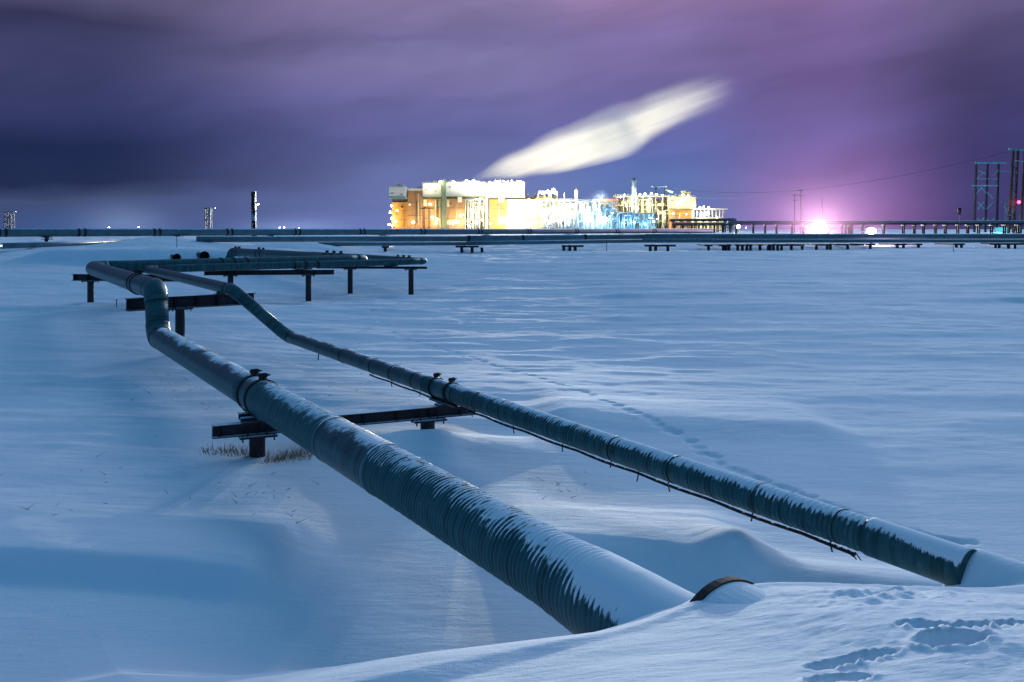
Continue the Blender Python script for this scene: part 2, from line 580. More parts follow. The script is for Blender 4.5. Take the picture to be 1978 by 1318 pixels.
# ------------------------------------------------------------------ pipes
def sweep(name, pts, r, mat, parent, seg=40, rib=None, cover=None, ribw=None, u0=0.0, caps=True):
    """a tube along pts with UVs (metres along, angle) and the per-point attributes 'cover' and 'rib'; radius may swell in ribs"""
    pts = [Vector(p) for p in pts]
    n = len(pts)
    tang = []
    for i in range(n):
        t = pts[min(i + 1, n - 1)] - pts[max(i - 1, 0)]
        tang.append(t.normalized())
    up = Vector((0, 0, 1))
    if abs(tang[0].z) > 0.9:
        up = Vector((0.854, 0.52, 0))
    b = (up - tang[0] * up.dot(tang[0])).normalized()
    V, U, Cv, Rb = [], [], [], []
    u = u0
    for i in range(n):
        if i:
            u += (pts[i] - pts[i - 1]).length
            b = (b - tang[i] * b.dot(tang[i])).normalized()
        a = tang[i].cross(b).normalized()
        rad = r + (rib(u) if rib else 0)
        cv = cover(u) if cover else 0.0
        for k in range(seg):
            t = 2 * math.pi * k / seg
            V.append(pts[i] + b * (rad * math.cos(t)) + a * (rad * math.sin(t)))
            Cv.append(cv)
            Rb.append(ribw(u) if ribw else 0.25)
        U.append(u)
    Fc, UV = [], []
    for i in range(n - 1):
        for k in range(seg):
            k2 = (k + 1) % seg
            Fc.append((i * seg + k, i * seg + k2, (i + 1) * seg + k2, (i + 1) * seg + k))
            v0, v1 = k / seg * 2 * math.pi * r, (k + 1) / seg * 2 * math.pi * r
            UV += [U[i], v0, U[i], v1, U[i + 1], v1, U[i + 1], v0]
    if caps:
        Fc.append(tuple(range(seg - 1, -1, -1)))
        Fc.append(tuple(range((n - 1) * seg, n * seg)))
        UV += [U[0], 0] * seg + [U[-1], 0] * seg
    o = ORG[parent.name]
    me = bpy.data.meshes.new(name)
    me.from_pydata([(p - o)[:] for p in V], [], Fc)
    me.polygons.foreach_set('use_smooth', [True] * (len(Fc) - (2 if caps else 0)) + ([False, False] if caps else []))
    l = me.uv_layers.new(name='UVMap')
    l.data.foreach_set('uv', UV)
    for nm, arr in (('cover', Cv), ('rib', Rb)):
        at_ = me.attributes.new(nm, 'FLOAT', 'POINT')
        at_.data.foreach_set('value', arr)
    me.materials.append(mat)
    ob = bpy.data.objects.new(name, me)
    COL.objects.link(ob)
    ob.parent = parent
    ORG[ob.name] = o
    return ob, u


def bend(p, c, q, rad, n=10):
    """points of the arc that rounds corner c between p and q"""
    d0, d1 = (Vector(p) - c).normalized(), (Vector(q) - c).normalized()
    ang = d0.angle(d1)
    L = rad / math.tan(ang / 2)
    cen = c + (d0 + d1).normalized() * (rad / math.sin(ang / 2))
    a, b = c + d0 * L - cen, c + d1 * L - cen
    tot = a.angle(b)
    out = []
    for i in range(n + 1):
        t = i / n
        out.append(cen + (a * math.sin((1 - t) * tot) + b * math.sin(t * tot)) / math.sin(tot))
    return out


def straight(p, q, step):
    p, q = Vector(p), Vector(q)
    n = max(1, int((q - p).length / step))
    return [p + (q - p) * (i / n) for i in range(n + 1)]


def clamp(parent, c, d, r, wid=0.07, bolt=True, name='clamp'):
    c, d = Vector(c), Vector(d).normalized()
    b = Vector((0, 0, 1))
    a = d.cross(b).normalized()
    m = MB()
    n = 36
    prof = [(-wid / 2, 0.002), (-wid / 2, 0.022), (wid / 2, 0.022), (wid / 2, 0.002)]
    vs = []
    for k in range(n):
        t = 2 * math.pi * k / n
        e = b * math.cos(t) + a * math.sin(t)
        for x, h in prof:
            vs.append(c + d * x + e * (r + h))
    fs = []
    for k in range(n):
        k2 = (k + 1) % n
        for j in range(4):
            j2 = (j + 1) % 4
            fs.append((k * 4 + j, k2 * 4 + j, k2 * 4 + j2, k * 4 + j2))
    m.add(vs, fs)
    o = m.build(name, M['band'], parent)
    if bolt:
        s = 0.55 + 0.45 * r / 0.3
        bm_ = MB()
        top = c + b * (r + 0.022)
        for sg in (-1, 1):
            bm_.bar(top + a * (0.035 * s * sg), top + a * (0.035 * s * sg) + b * 0.10 * s, wid, 0.018)
        bm_.cyl(top + b * 0.06 * s - a * 0.09 * s, top + b * 0.06 * s + a * 0.13 * s, 0.014 * s, n=8)
        bm_.cyl(top + b * 0.06 * s + a * 0.055 * s, top + b * 0.06 * s + a * 0.085 * s, 0.03 * s, n=6)
        bm_.build('bolt', M['band'], o)
    return o


def a_pt(Y, z): return Vector((4.88 - 0.609 * Y, Y, z))
def b_lo(Y, z): return Vector((8.767 - 0.609 * Y, Y, z))
def b_hi(Y, z): return Vector((7.30 - 0.609 * Y, Y, z))


ZA, ZA2, ZB, ZB2 = 1.025, 2.265, 0.89, 2.18
RA, RB = 0.30, 0.170
jog0, jog1 = a_pt(23.57, ZA), a_pt(23.9, ZA2)
cornA = Vector((-17.65, 37.0, ZA2))
endA = Vector((-7.8, 47.0, ZA2))
backA = Vector((-20.2, 63.5, ZA2))
cornB = Vector((-15.66, 37.7, ZB2))
endB = Vector((-4.6, 47.3, ZB2))
backB = Vector((-13.8, 61.0, ZB2))


def ramp1(x, pts):
    return float(np.interp(x, [p[0] for p in pts], [p[1] for p in pts]))


def pipeline_a():
    t = thing('insulated_pipeline', 'thick ribbed snow-topped pipeline bending up a riser and round the far loop', 'pipeline', a_pt(15.2, 0))
    # distances along the pipe from its buried end (Y = 4.6)
    st = a_pt(4.6, ZA)
    k = 1 / 0.854

    def cov(u):
        Y = 4.6 + u * 0.854
        return ramp1(Y, [(5.2, 1.0), (6.3, 0.85), (6.8, 0.6), (7.3, 0.30), (9, 0.19), (10.4, 0.12), (10.6, 0.08), (12.0, 0.08), (12.2, 0.13), (15, 0.10), (16.2, 0.10), (20, 0.12), (23, 0.10)])

    def ribw(u):
        Y = 4.6 + u * 0.854
        return ramp1(Y, [(5.5, 0.3), (6.9, 0.9), (10.5, 1.0), (10.6, 0.1), (12, 0.1), (12.1, 0.9), (14.5, 0.5), (15.5, 0.08), (24, 0.05)])

    def rib(u):
        Y = 4.6 + u * 0.854
        amp = ramp1(Y, [(6.75, 0.0), (7.3, 0.009), (10.45, 0.009), (10.5, 0.0), (12.0, 0.0), (12.1, 0.006), (14.6, 0.005), (15.3, 0.0)])
        f = (u / 0.062) % 1.0
        pile = ramp1(Y, [(4.6, 0.03), (5.9, 0.035), (6.5, 0.05), (7.0, 0.03), (7.4, 0.0)]) + 0.006 * math.sin(u * 5.1) * ramp1(Y, [(6.8, 1), (7.2, 0)])
        return pile + amp * (1.0 if f < 0.5 else -1.0) * (1 + 0.3 * math.sin(u * 37))

    b0 = bend(st, jog0, jog1, 0.48)
    b1 = bend(jog0, jog1, cornA, 0.48)
    b2 = bend(jog1, cornA, endA, 0.75)
    b3 = bend(cornA, endA, backA, 0.75)
    dn = backA + Vector((-1.1, 1.2, -1.9))
    b4 = bend(endA, backA, dn, 0.6)
    near = straight(st, a_pt(15.4, ZA), 0.0155)
    _, u = sweep('ribbed_jacket', near, RA, M['pipe'], t, 56, rib, cov, ribw)
    sweep('pipe_section', straight(a_pt(15.4, ZA), b0[0], 0.5), RA - 0.004, M['pipe'], t, 48, None, cov, ribw, u)
    sweep('elbow', b0, RA + 0.006, M['pipe'], t, 40)
    sweep('riser', [b0[-1], b1[0]], RA - 0.006, M['pipe'], t, 40)
    sweep('elbow', b1, RA + 0.006, M['pipe'], t, 40)
    lo = lambda u: -0.12
    sweep('pipe_section', straight(b1[-1], b2[0], 0.5), RA - 0.012, M['pipe'], t, 32, None, lo)
    sweep('elbow', b2, RA, M['pipe'], t, 32, None, lo)
    sweep('pipe_section', straight(b2[-1], b3[0], 0.5), RA - 0.012, M['pipe'], t, 32, None, lo)
    sweep('elbow', b3, RA, M['pipe'], t, 32, None, lo)
    sweep('pipe_section', straight(b3[-1], b4[0], 0.5), RA - 0.012, M['pipe'], t, 32, None, lo)
    sweep('elbow', b4, RA, M['pipe'], t, 32, None, lo)
    sweep('riser', [b4[-1], dn], RA - 0.012, M['pipe'], t, 32, None, lo)
    # smooth joint sleeve over a field weld
    sweep('joint_sleeve', straight(a_pt(10.50, ZA), a_pt(11.98, ZA), 0.1), RA + 0.013, M['pipe'], t, 56, None, lambda u: 0.10, lambda u: 0.05, 40)
    for Y in (10.50, 11.98):
        m = MB().cyl(a_pt(Y - 0.02, ZA), a_pt(Y + 0.02, ZA), RA + 0.020, n=56)
        m.build('sleeve_band', M['farpipe'], t, True)
    for Y in (14.98, 15.42):
        clamp(t, a_pt(Y, ZA), DV, RA + 0.004)
    for x in (0.0, 0.5):
        clamp(t, a_pt(26.2 + x, ZA2), DV, RA - 0.008)
    d3 = (endA - cornA).normalized()
    for x in (425, 449, 473):
        # along the cross run
        for s in np.linspace(0, 14, 400):
            p = cornA + d3 * s
            if CX + F * p.x / p.y >= x:
                clamp(t, p, d3, RA - 0.008, 0.09, False)
                break
    d4 = (backA - endA).normalized()
    for s in (3.0, 3.9, 4.8, 14.6, 15.4, 19.2, 19.9):
        clamp(t, endA + d4 * s, d4, RA - 0.008, 0.12)
    return t


def pipeline_b():
    t = thing('insulated_pipeline', 'thinner snow-topped pipeline with a black cable slung along its underside', 'pipeline', b_lo(16.5, 0))
    st = b_lo(7.75, ZB)
    j0, j1 = b_lo(24.8, ZB), b_hi(25.0, ZB2)

    def cov(u):
        Y = 7.75 + u * 0.854
        return ramp1(Y, [(7.6, 0.7), (8.0, 0.5), (8.3, 0.34), (8.55, 0.30), (9, 0.36), (12, 0.30), (15, 0.20), (18, 0.08), (24, 0.02)])

    def ribw(u):
        Y = 7.75 + u * 0.854
        return ramp1(Y, [(8, 0.2), (8.7, 0.75), (14, 0.7), (16.3, 0.4), (17, 0.1), (24, 0.05)])

    def rib(u):
        Y = 7.75 + u * 0.854
        amp = ramp1(Y, [(8.6, 0.0), (8.7, 0.006), (14, 0.005), (16.0, 0.003), (16.6, 0.0)])
        f = (u / 0.075) % 1.0
        return amp * (1.0 if f < 0.5 else -1.0) * (1 + 0.35 * math.sin(u * 23))

    b0 = bend(st, j0, j1, 0.6)
    b1 = bend(j0, j1, cornB, 0.6)
    b2 = bend(j1, cornB, endB, 0.5)
    b3 = bend(cornB, endB, backB, 0.5)
    _, u = sweep('ribbed_jacket', straight(b_lo(8.62, ZB), b_lo(16.8, ZB), 0.01875), RB, M['pipe'], t, 44, rib, cov, ribw, 1.02)
    sweep('end_sleeve', straight(st, b_lo(8.62, ZB), 0.05), RB + 0.018, M['pipe'], t, 44, None, cov, lambda u: 0.0)
    sweep('pipe_section', straight(b_lo(16.8, ZB), b0[0], 0.4), RB - 0.003, M['pipe'], t, 36, None, cov, ribw, u)
    lo = lambda u: -0.1
    sweep('elbow', b0, RB + 0.006, M['pipe'], t, 36, None, lo)
    sweep('riser', [b0[-1], b1[0]], RB, M['pipe'], t, 36, None, lo)
    sweep('elbow', b1, RB + 0.006, M['pipe'], t, 36, None, lo)
    sweep('pipe_section', straight(b1[-1], b2[0], 0.5), RB, M['pipe'], t, 28, None, lo)
    sweep('elbow', b2, RB + 0.005, M['pipe'], t, 28, None, lo)
    sweep('pipe_section', straight(b2[-1], b3[0], 0.5), RB, M['pipe'], t, 28, None, lo)
    sweep('elbow', b3, RB + 0.005, M['pipe'], t, 28, None, lo)
    sweep('pipe_section', straight(b3[-1], backB, 0.5), RB, M['pipe'], t, 28, None, lo)
    for Y in (16.22, 16.75):
        clamp(t, b_lo(Y, ZB), DV, RB + 0.003, 0.06)
    # narrow joint bands on the jacket
    rnd = random.Random(3)
    Y = 8.9
    while Y < 22:
        m = MB().cyl(b_lo(Y, ZB), b_lo(Y + 0.012, ZB), RB + 0.0075, n=40)
        m.build('joint_band', M['band'], t, True)
        Y += rnd.uniform(0.7, 1.6)
    d3 = (endB - cornB).normalized()
    for x in (566, 589, 613):
        for s in np.linspace(0, 14.5, 400):
            p = cornB + d3 * s
            if CX + F * p.x / p.y >= x:
                clamp(t, p, d3, RB, 0.09, False)
                break
    for s in np.arange(0.8, 14, 1.05):
        p = cornB + d3 * s
        m = MB().cyl(p, p + d3 * 0.03, RB + 0.006, n=28)
        m.build('joint_band', M['band'], t, True)
    d4 = (backB - endB).normalized()
    for s in (2.0, 2.7, 3.4):
        clamp(t, endB + d4 * s, d4, RB, 0.1)
    # heat-trace cable with hangers
    m = MB()
    side = -PV * 0.045
    Ys = np.linspace(8.75, 19.5, 60)
    P = [b_lo(y, ZB - RB - 0.028 - 0.018 * abs(math.sin(y * 2.7))) + side for y in Ys]
    for p, q in zip(P[:-1], P[1:]):
        m.cyl(p, q, 0.019, n=8)
    cb = m.build('cable', M['rubber'], t, True)
    y = 9.0
    while y < 19.3:
        p = b_lo(y, ZB - RB - 0.04) + side
        h = MB()
        h.cyl(p, p + Vector((rnd.uniform(-0.03, 0.03), 0, -rnd.uniform(0.05, 0.10))), 0.009, n=6)
        h.bar(p + Vector((-0.02, 0, 0.0)), p + Vector((0.02, 0, 0.05)), 0.012)
        h.build('cable_hanger', M['rubber'], cb)
        y += rnd.choice((0.5, 0.9, 1.0, 1.2))
    # loose wires hanging at the buried end
    m = MB()
    for k in range(4):
        p = b_lo(8.75 + 0.07 * k, ZB - RB - 0.02) + side
        pts = [p, p + Vector((rnd.uniform(-0.02, 0.06), -0.02, -0.03)), p + Vector((rnd.uniform(0.0, 0.12), -0.04, -0.06 - 0.03 * rnd.random()))]
        for a, b in zip(pts[:-1], pts[1:]):
            m.cyl(a, b, 0.006, n=6)
    m.build('loose_wire', M['rubber'], t)
    return t


pipeline_a()
pipeline_b()


def pipe_support(label, p, q, h, w, posts, saddles, group='steel supports under the two near pipelines', plate=True, base_extra=0.0, pr=0.135):
    """cross girder whose top runs p-q, on round piles; saddles = (point on top, direction, height, length)"""
    p, q = Vector(p), Vector(q)
    mid = (p + q) / 2
    t = thing('pipe_support', label, 'pipe support', (mid.x, mid.y, ground_z(mid.x, mid.y)), group)
    d = (q - p).normalized()
    m = MB().ibeam(p, q, h, w, max(0.018, h * 0.075))
    L_ = (q - p).length
    nrm = d.cross(Vector((0, 0, 1)))
    k = 0.12
    while k < L_ - 0.05:
        for sg in (-1, 1):
            m.bar(p + d * k + nrm * sg * w * 0.26 + Vector((0, 0, -0.004)), p + d * k + nrm * sg * w * 0.26 + Vector((0, 0, -h + 0.004)), 0.016, w * 0.42)
        k += 0.62
    m.build('crossbeam', M['steel'], t)
    for f in posts:
        c = p + (q - p) * f
        z0 = ground_z(c.x, c.y) - 0.5
        zt = c.z - h - (0.035 if plate else 0)
        m = MB().cyl((c.x, c.y, z0), (c.x, c.y, zt), pr, n=24)
        m.build('post', M['steel'], t, False)
        if plate:
            pm = MB()
            rot = Matrix.Rotation(math.atan2(d.y, d.x), 3, 'Z')
            pm.box((c.x, c.y, zt + 0.0165), (0.62, 0.42, 0.033), rot)
            for sx in (-0.26, 0.26):
                for sy in (-0.16, 0.16):
                    o = rot @ Vector((sx, sy, 0))
                    pm.cyl((c.x + o.x, c.y + o.y, zt - 0.06), (c.x + o.x, c.y + o.y, zt + 0.07), 0.014, n=8)
            # little gussets against the girder web
            for sx in (-0.16, 0.16):
                o = rot @ Vector((sx, -w * 0.3, 0))
                pm.add([(c.x + o.x, c.y + o.y, zt + 0.034), (c.x + o.x + 0.004, c.y + o.y - 0.10, zt + 0.034), (c.x + o.x, c.y + o.y, zt + 0.2),
                        (c.x + o.x + 0.016, c.y + o.y, zt + 0.034), (c.x + o.x + 0.02, c.y + o.y - 0.10, zt + 0.034), (c.x + o.x + 0.016, c.y + o.y, zt + 0.2)],
                       [(0, 1, 2), (3, 5, 4), (0, 3, 4, 1), (1, 4, 5, 2), (2, 5, 3, 0)])
            pm.build('cap_plate', M['steel'], t)
    for c, dr, hh, ln, ww in saddles:
        c, dr = Vector(c), Vector(dr).normalized()
        a = dr.cross(Vector((0, 0, 1))).normalized()
        m = MB()
        up = Vector((0, 0, 1))
        m.bar(c - dr * ln / 2 + up * 0.012, c + dr * ln / 2 + up * 0.012, ww, 0.02)
        m.bar(c - dr * ln / 2 + up * (0.022 + hh / 2), c + dr * ln / 2 + up * (0.022 + hh / 2), 0.03, hh)
        for e in (-0.42, 0, 0.42):
            m.bar(c + dr * ln * e - a * ww * 0.38 + up * (0.022 + hh * 0.5), c + dr * ln * e + a * ww * 0.38 + up * (0.022 + hh * 0.5), 0.02, hh)
        m.build('saddle', M['steel'], t)
    return t


# nearest support, under both pipelines
P0, Q0 = Vector((-5.05, 14.82, 0.60)), Vector((-0.70, 16.76, 0.60))
sup = pipe_support('nearest pipe support, its short stub beams stacked beside a tuft of dry grass', P0, Q0, 0.215, 0.20, [0.155, 0.80],
                   [((b_lo(16.48, 0.635)), DV, 0.085, 1.0, 0.16), ((a_pt(15.2, 0.69)), DV, 0.05, 1.1, 0.26)])
bd = (Q0 - P0).normalized()
m = MB()
m.ibeam(P0 + bd * 0.42 + Vector((0.05, -0.02, 0.09)), P0 + bd * 1.25 + Vector((0.05, -0.02, 0.09)), 0.088, 0.14, 0.014)
m.build('stub_beam', M['steel'], sup)
m = MB()
m.ibeam(P0 + bd * 0.50 + DV * 0.30 + Vector((0, 0, 0.10)), P0 + bd * 1.25 + DV * 0.30 + Vector((0, 0, 0.10)), 0.1, 0.14, 0.014)
m.build('stub_beam', M['steel'], sup)
m = MB()
m.box(b_lo(16.48, 0.618), (0.3, 0.24, 0.034), Matrix.Rotation(0.42, 3, 'Z'))
m.build('slide_plate', M['steel'], sup)

# below the riser
P1, Q1 = Vector((-10.85, 24.75, 1.955)), Vector((-7.95, 27.1, 1.955))
pipe_support('deep black girder support directly behind the tall bent riser of the thick pipeline', P1, Q1, 0.36, 0.30, [0.40],
             [(a_pt(26.4, 1.957), DV, 0.02, 0.9, 0.24), (b_hi(26.2, 1.957), DV, 0.04, 0.8, 0.16)])
# at the corner
P2, Q2 = Vector((-19.2, 38.5, 1.95)), Vector((-13.9, 37.75, 1.95))
pipe_support('lone-post girder support under the leftmost corner elbow of the loop', P2, Q2, 0.30, 0.25, [0.155],
             [(Vector((-17.65, 38.28, 1.952)), DV, 0.02, 0.6, 0.2)])
# cross run of the loop
P3, Q3 = Vector((-14.55, 41.6, 1.96)), Vector((-8.55, 42.3, 1.96))
pipe_support('long two-post girder support in the middle of the loop, under the ringed clamps', P3, Q3, 0.24, 0.25, [0.20, 0.80],
             [(Vector((-9.98, 42.15, 1.962)), endB - cornB, 0.04, 0.9, 0.16)])
P4, Q4 = Vector((-10.2, 46.2, 1.97)), Vector((-4.4, 45.6, 1.97))
pipe_support('thin two-post girder support under the rounded end of the loop', P4, Q4, 0.13, 0.2, [0.30, 0.855],
             [(Vector((-6.3, 45.8, 1.972)), endB - cornB, 0.03, 0.8, 0.16)])

# rusty casing the thick pipeline disappears into
t = thing('casing_pipe', 'rusty half-buried casing mouth where the thick pipeline enters the bank', 'casing pipe', a_pt(5.0, 0.4))
m = MB()
n, ro, ri = 48, 0.46, 0.435
csh = PV * 0.24 + Vector((0, 0, -0.01))
c0, c1 = a_pt(5.92, ZA) + csh, a_pt(3.2, ZA - 0.02) + csh
a_, b_ = PV, Vector((0, 0, 1))
vs = []
for c, r in ((c0, ro), (c1, ro), (c1, ri), (c0, ri)):
    for k in range(n):
        th = 2 * math.pi * k / n
        vs.append(c + a_ * (r * math.cos(th)) + b_ * (r * math.sin(th)))
fs = []
for j in range(4):
    for k in range(n):
        fs.append((j * n + k, j * n + (k + 1) % n, ((j + 1) % 4) * n + (k + 1) % n, ((j + 1) % 4) * n + k))
m.add(vs, fs)
m.build('casing_wall', M['rust'], t, False)
m = MB()
vs = []
for c, r in ((a_pt(5.97, ZA) + csh, 0.472), (a_pt(5.91, ZA) + csh, 0.474), (a_pt(5.91, ZA) + csh, 0.43), (a_pt(5.97, ZA) + csh, 0.43)):
    for k in range(n):
        th = 2 * math.pi * k / n
        vs.append(c + a_ * (r * math.cos(th)) + b_ * (r * math.sin(th)))
m.add(vs, fs)
m.build('rim_flange', M['rustbare'], t, False)
m = MB()
m.cyl(a_pt(5.75, ZA) + csh, a_pt(5.2, ZA) + csh, 0.43, n=40)
m.build('end_seal', M['rubber'], t)

# ------------------------------------------------------------------ grass, stakes, culverts
def tuft(label, x, y, n, spread, hgt, lean, name='grass_tuft', seed=1):
    rnd = random.Random(seed)
    m = MB()
    for k in range(n):
        px, py = x + max(-1.5, min(1.5, rnd.gauss(0, 1))) * spread, y + max(-1.4, min(1.4, rnd.gauss(0, 1))) * spread * 0.6
        z = ground_z(px, py) - 0.02
        L = hgt * rnd.uniform(0.5, 1.2)
        a = rnd.gauss(lean, 1.2)
        tip = rnd.uniform(0.3, 1.0)
        q = Vector((math.cos(a) * L * tip, math.sin(a) * L * tip * 0.6, L * (1.05 - 0.75 * tip)))
        p = Vector((px, py, z))
        mid = p + q * 0.5 + Vector((0, 0, L * 0.15))
        wd = 0.004
        e = Vector((0.7, 0.7, 0)) * wd
        m.add([p - e, p + e, mid + e * 0.8, mid - e * 0.8, p + q], [(0, 1, 2, 3), (3, 2, 4)])
    o = m.build(name, M['grass'], None, False, (x, y, ground_z(x, y)))
    return tag(o, label, 'grass')


tuft('dry brown grass tuft at the foot of the nearest support post', -3.72, 14.62, 240, 0.26, 0.34, -0.2, seed=2)
tuft('dark sparse grass in the hollow beneath the projecting girder end', -4.9, 15.2, 170, 0.26, 0.22, 2.6, seed=3)
rnd = random.Random(11)
m = MB()
for (x, y, n, sx, sy) in ((330, 740, 40, 50, 30), (440, 950, 12, 60, 20), (540, 960, 14, 60, 25), (120, 1000, 6, 60, 12), (1090, 935, 12, 50, 14), (650, 690, 10, 80, 20), (700, 760, 8, 60, 15), (230, 920, 8, 90, 25), (960, 1030, 5, 40, 15), (25, 1290, 14, 30, 12), (385, 780, 16, 30, 20)):
    for k in range(n):
        px, py = rnd.gauss(x, sx), min(1310, rnd.gauss(y, sy))
        Y = 4.4 if y > 1200 else (CAMZ - 0.1) * F / (py - HY)
        X = (px - CX) * Y / F
        p = Vector((X, Y, ground_z(X, Y) - 0.01))
        L = rnd.uniform(0.06, 0.2) * (0.6 if y > 1200 else 1)
        a = rnd.uniform(0, 6.28)
        q = Vector((math.cos(a) * L, math.sin(a) * L * 0.5, L * rnd.uniform(0.15, 0.7)))
        e = Vector((0, 0.004, 0.005))
        m.add([p - e, p + e, p + q], [(0, 1, 2)])
g = m.build('grass_blades', M['grass'])
tag(g, 'scattered single grass blades poking through the snow', 'grass', None, 'stuff')

for (x, y, Y, h, lean, lab) in ((225, 588, 37, 0.28, 0.02, 'tiny stub stake between the corner support and the riser'), (614, 708, 25, 0.42, 0.10, 'thin bent twig standing by the middle of the thinner pipeline'),
                                (312, 470, 95, 1.0, -0.25, 'leaning thin stake near the low pipeline end'), (342, 480, 74, 1.7, -0.04, 'taller thin marker stake above the smaller dark culvert mouth'),
                                (1172, 478, 86, 0.9, 0.0, 'thin marker stake below the double pipeline near the blue floodlights'), (1842, 476, 84, 0.7, 0.0, 'thin marker stake below the pipeline near the towers')):
    X = (x - CX) * Y / F
    z = ground_z(X, Y)
    m = MB().cyl((X, Y, z - 0.1), (X + lean * h, Y, z + h), 0.012 + 0.0003 * Y, 0.010 + 0.0002 * Y, n=6)
    m.ball((X + lean * h, Y, z + h), 0.02 + 0.0005 * Y, 8, 5)
    o = m.build('marker_stake', M['stake'], None, False, (X, Y, z))
    tag(o, lab, 'stake')


def culvert(label, x, y, Y, r):
    c = at(x, y, Y) + Vector((-0.12, 0.25, -0.12))
    g_ = ground_z(c.x, c.y)
    t = thing('culvert_pipe', label, 'culvert', (c.x, c.y, g_), 'open culvert mouths behind the loop')
    m = MB()
    n = 28
    d = Vector((0.45, -0.89, 0))
    a = d.cross(Vector((0, 0, 1))).normalized()
    b = Vector((0, 0, 1))
    vs = []
    for cc, rr in ((c, r), (c - d * 3, r), (c - d * 3, r * 0.9), (c, r * 0.9)):
        for k in range(n):
            th = 2 * math.pi * k / n
            vs.append(cc + a * (rr * math.cos(th)) + b * (rr * math.sin(th)))
    fs = [(j * n + k, j * n + (k + 1) % n, ((j + 1) % 4) * n + (k + 1) % n, ((j + 1) % 4) * n + k) for j in range(4) for k in range(n)]
    m.add(vs, fs).build('culvert_wall', M['rust'], t)
    MB().cyl(c - d * 0.5, c - d * 0.9, r * 0.9, n=n).build('shade_plug', M['bore_shade'], t)  # black plug standing in for the shade deep in the bore


culvert('round dark culvert mouth just behind the top run of the loop', 396, 492, 64, 0.36)
culvert('smaller snow-choked culvert mouth at the foot of the tall marker stake', 342, 495, 64, 0.30)

# ------------------------------------------------------------------ far pipelines
def far_pipe(label, name, pts, r, bands=(), seg=20, mat='farpipe', support=None, z_off=0):
    o = Vector(pts[0])
    t = thing(name, label, 'pipeline', (o.x, o.y, ground_z(o.x, o.y)))
    P = [Vector(p) for p in pts]
    for p, q in zip(P[:-1], P[1:]):
        m = MB().cyl(p, q, r, n=seg)
        m.build('pipe_section', M[mat], t, True)
    for c, d in bands:
        m = MB().cyl(c - d * 0.14, c + d * 0.14, r * 1.05, n=seg)
        m.build('joint_band', M['band'], t)
    return t


L1a, L1b = Vector((-110, 63, 3.47)), Vector((55, 203, 3.50))
ld = (L1b - L1a).normalized()


def on_line(a, b, x):
    """point of plan line a-b seen in photo column x"""
    d = b - a
    k = (x - CX) / F
    t = (k * a.y - a.x) / (d.x - k * d.y)
    return a + d * t


L1p = lambda x: on_line(Vector((-61, 105, 3.47)), Vector((-7.9, 150, 3.50)), x)
bands = []
for x in (4, 157, 302, 442, 573, 698, 815, 925, 1020, 1112, 1190, 1262):
    c = L1p(x)
    bands += [(c - ld * 0.35, ld), (c + ld * 0.35, ld)]
far_pipe('long straight elevated pipeline with paired joint bands crossing the whole plain', 'trunk_pipeline', [L1p(-420), L1p(1375)], 0.50, bands)
ordn = ['first', 'second', 'third', 'fourth', 'fifth', 'sixth', 'seventh', 'eighth', 'ninth', 'tenth', 'eleventh', 'twelfth', 'thirteenth', 'fourteenth']
for k, x in enumerate((90, 343, 525, 741, 940, 1098, 1200, 1330)):
    c = L1p(x)
    gz = ground_z(c.x, c.y)
    t = thing('pipe_stand', 'squat T-shaped stand under the long straight pipeline, %s from the left' % ordn[k], 'pipe stand', (c.x, c.y, gz), 'T-shaped stands under the long straight pipeline')
    a = ld.cross(Vector((0, 0, 1)))
    m = MB()
    m.ibeam(Vector((c.x, c.y, 2.93)) - a * 1.0, Vector((c.x, c.y, 2.93)) + a * 1.0, 0.3, 0.9, 0.06)
    m.build('crosshead', M['steel'], t)
    m = MB()
    m.cyl((c.x, c.y, gz - 0.3), (c.x, c.y, 2.63), 0.24, n=14)
    m.build('post', M['steel'], t)
    m = MB()
    m.box((c.x, c.y, 2.955), (0.8, 0.8, 0.05))
    m.build('saddle', M['steel'], t)

# low pipeline on the far left, half sunk in snow
far_pipe('low pipeline lying almost on the snow and sinking into a drift', 'ground_pipeline', [at(-330, 490, 66), at(0, 475.5, 83), at(255, 466.5, 108)], 0.28)
# twin pipelines on piles across the middle distance
T1a, T1b = at(380, 462.5, 84), at(2120, 456.5, 97)
T2a, T2b = at(615, 472, 82), at(2120, 465.5, 93)
tw = (T1b - T1a).normalized()
far_pipe('upper of the twin pipelines on short piles across the middle distance', 'twin_pipeline', [T1a, at(900, 461, 88), at(1240, 457.3, 93), T1b], 0.29,
         [(on_line(at(900, 461, 88), at(1240, 457.3, 93), x), tw) for x in (905, 1010, 1130)])
far_pipe('lower and slimmer of the twin pipelines on short piles', 'twin_pipeline', [T2a, at(900, 470.5, 85), at(1240, 465.5, 89.5), T2b], 0.19)
BENTS = [(738, 752, [744], 478), (880, 925, [892, 912, 931], 480), (1085, 1127, [1089, 1100.7, 1111], 480), (1245, 1305, [1256, 1266.5, 1290], 480), (1360, 1376, [1368.6], 477.5),
         (1388, 1412, [1397, 1402, 1408], 478), (1420, 1438, [1425, 1434], 478), (1440, 1453, [1442.5, 1449.7], 478), (1465, 1472, [1468], 477), (1482, 1497, [1484, 1487.6, 1494], 478),
         (1499, 1546, [1502, 1509.6, 1528.5], 478), (1548, 1552, [1549.6], 475), (1575, 1606, [1576.7, 1598, 1604], 478.5), (1610, 1668, [1637.3], 477), (1672, 1690, [1681], 477), (1728, 1750, [1733, 1745], 467.5), (1770, 1780, [1774], 467.5),
         (1842, 1862, [1847, 1857], 472), (1912, 1978, [1923, 1930, 1948, 1960], 473), (2010, 2040, [2015, 2030], 473)]
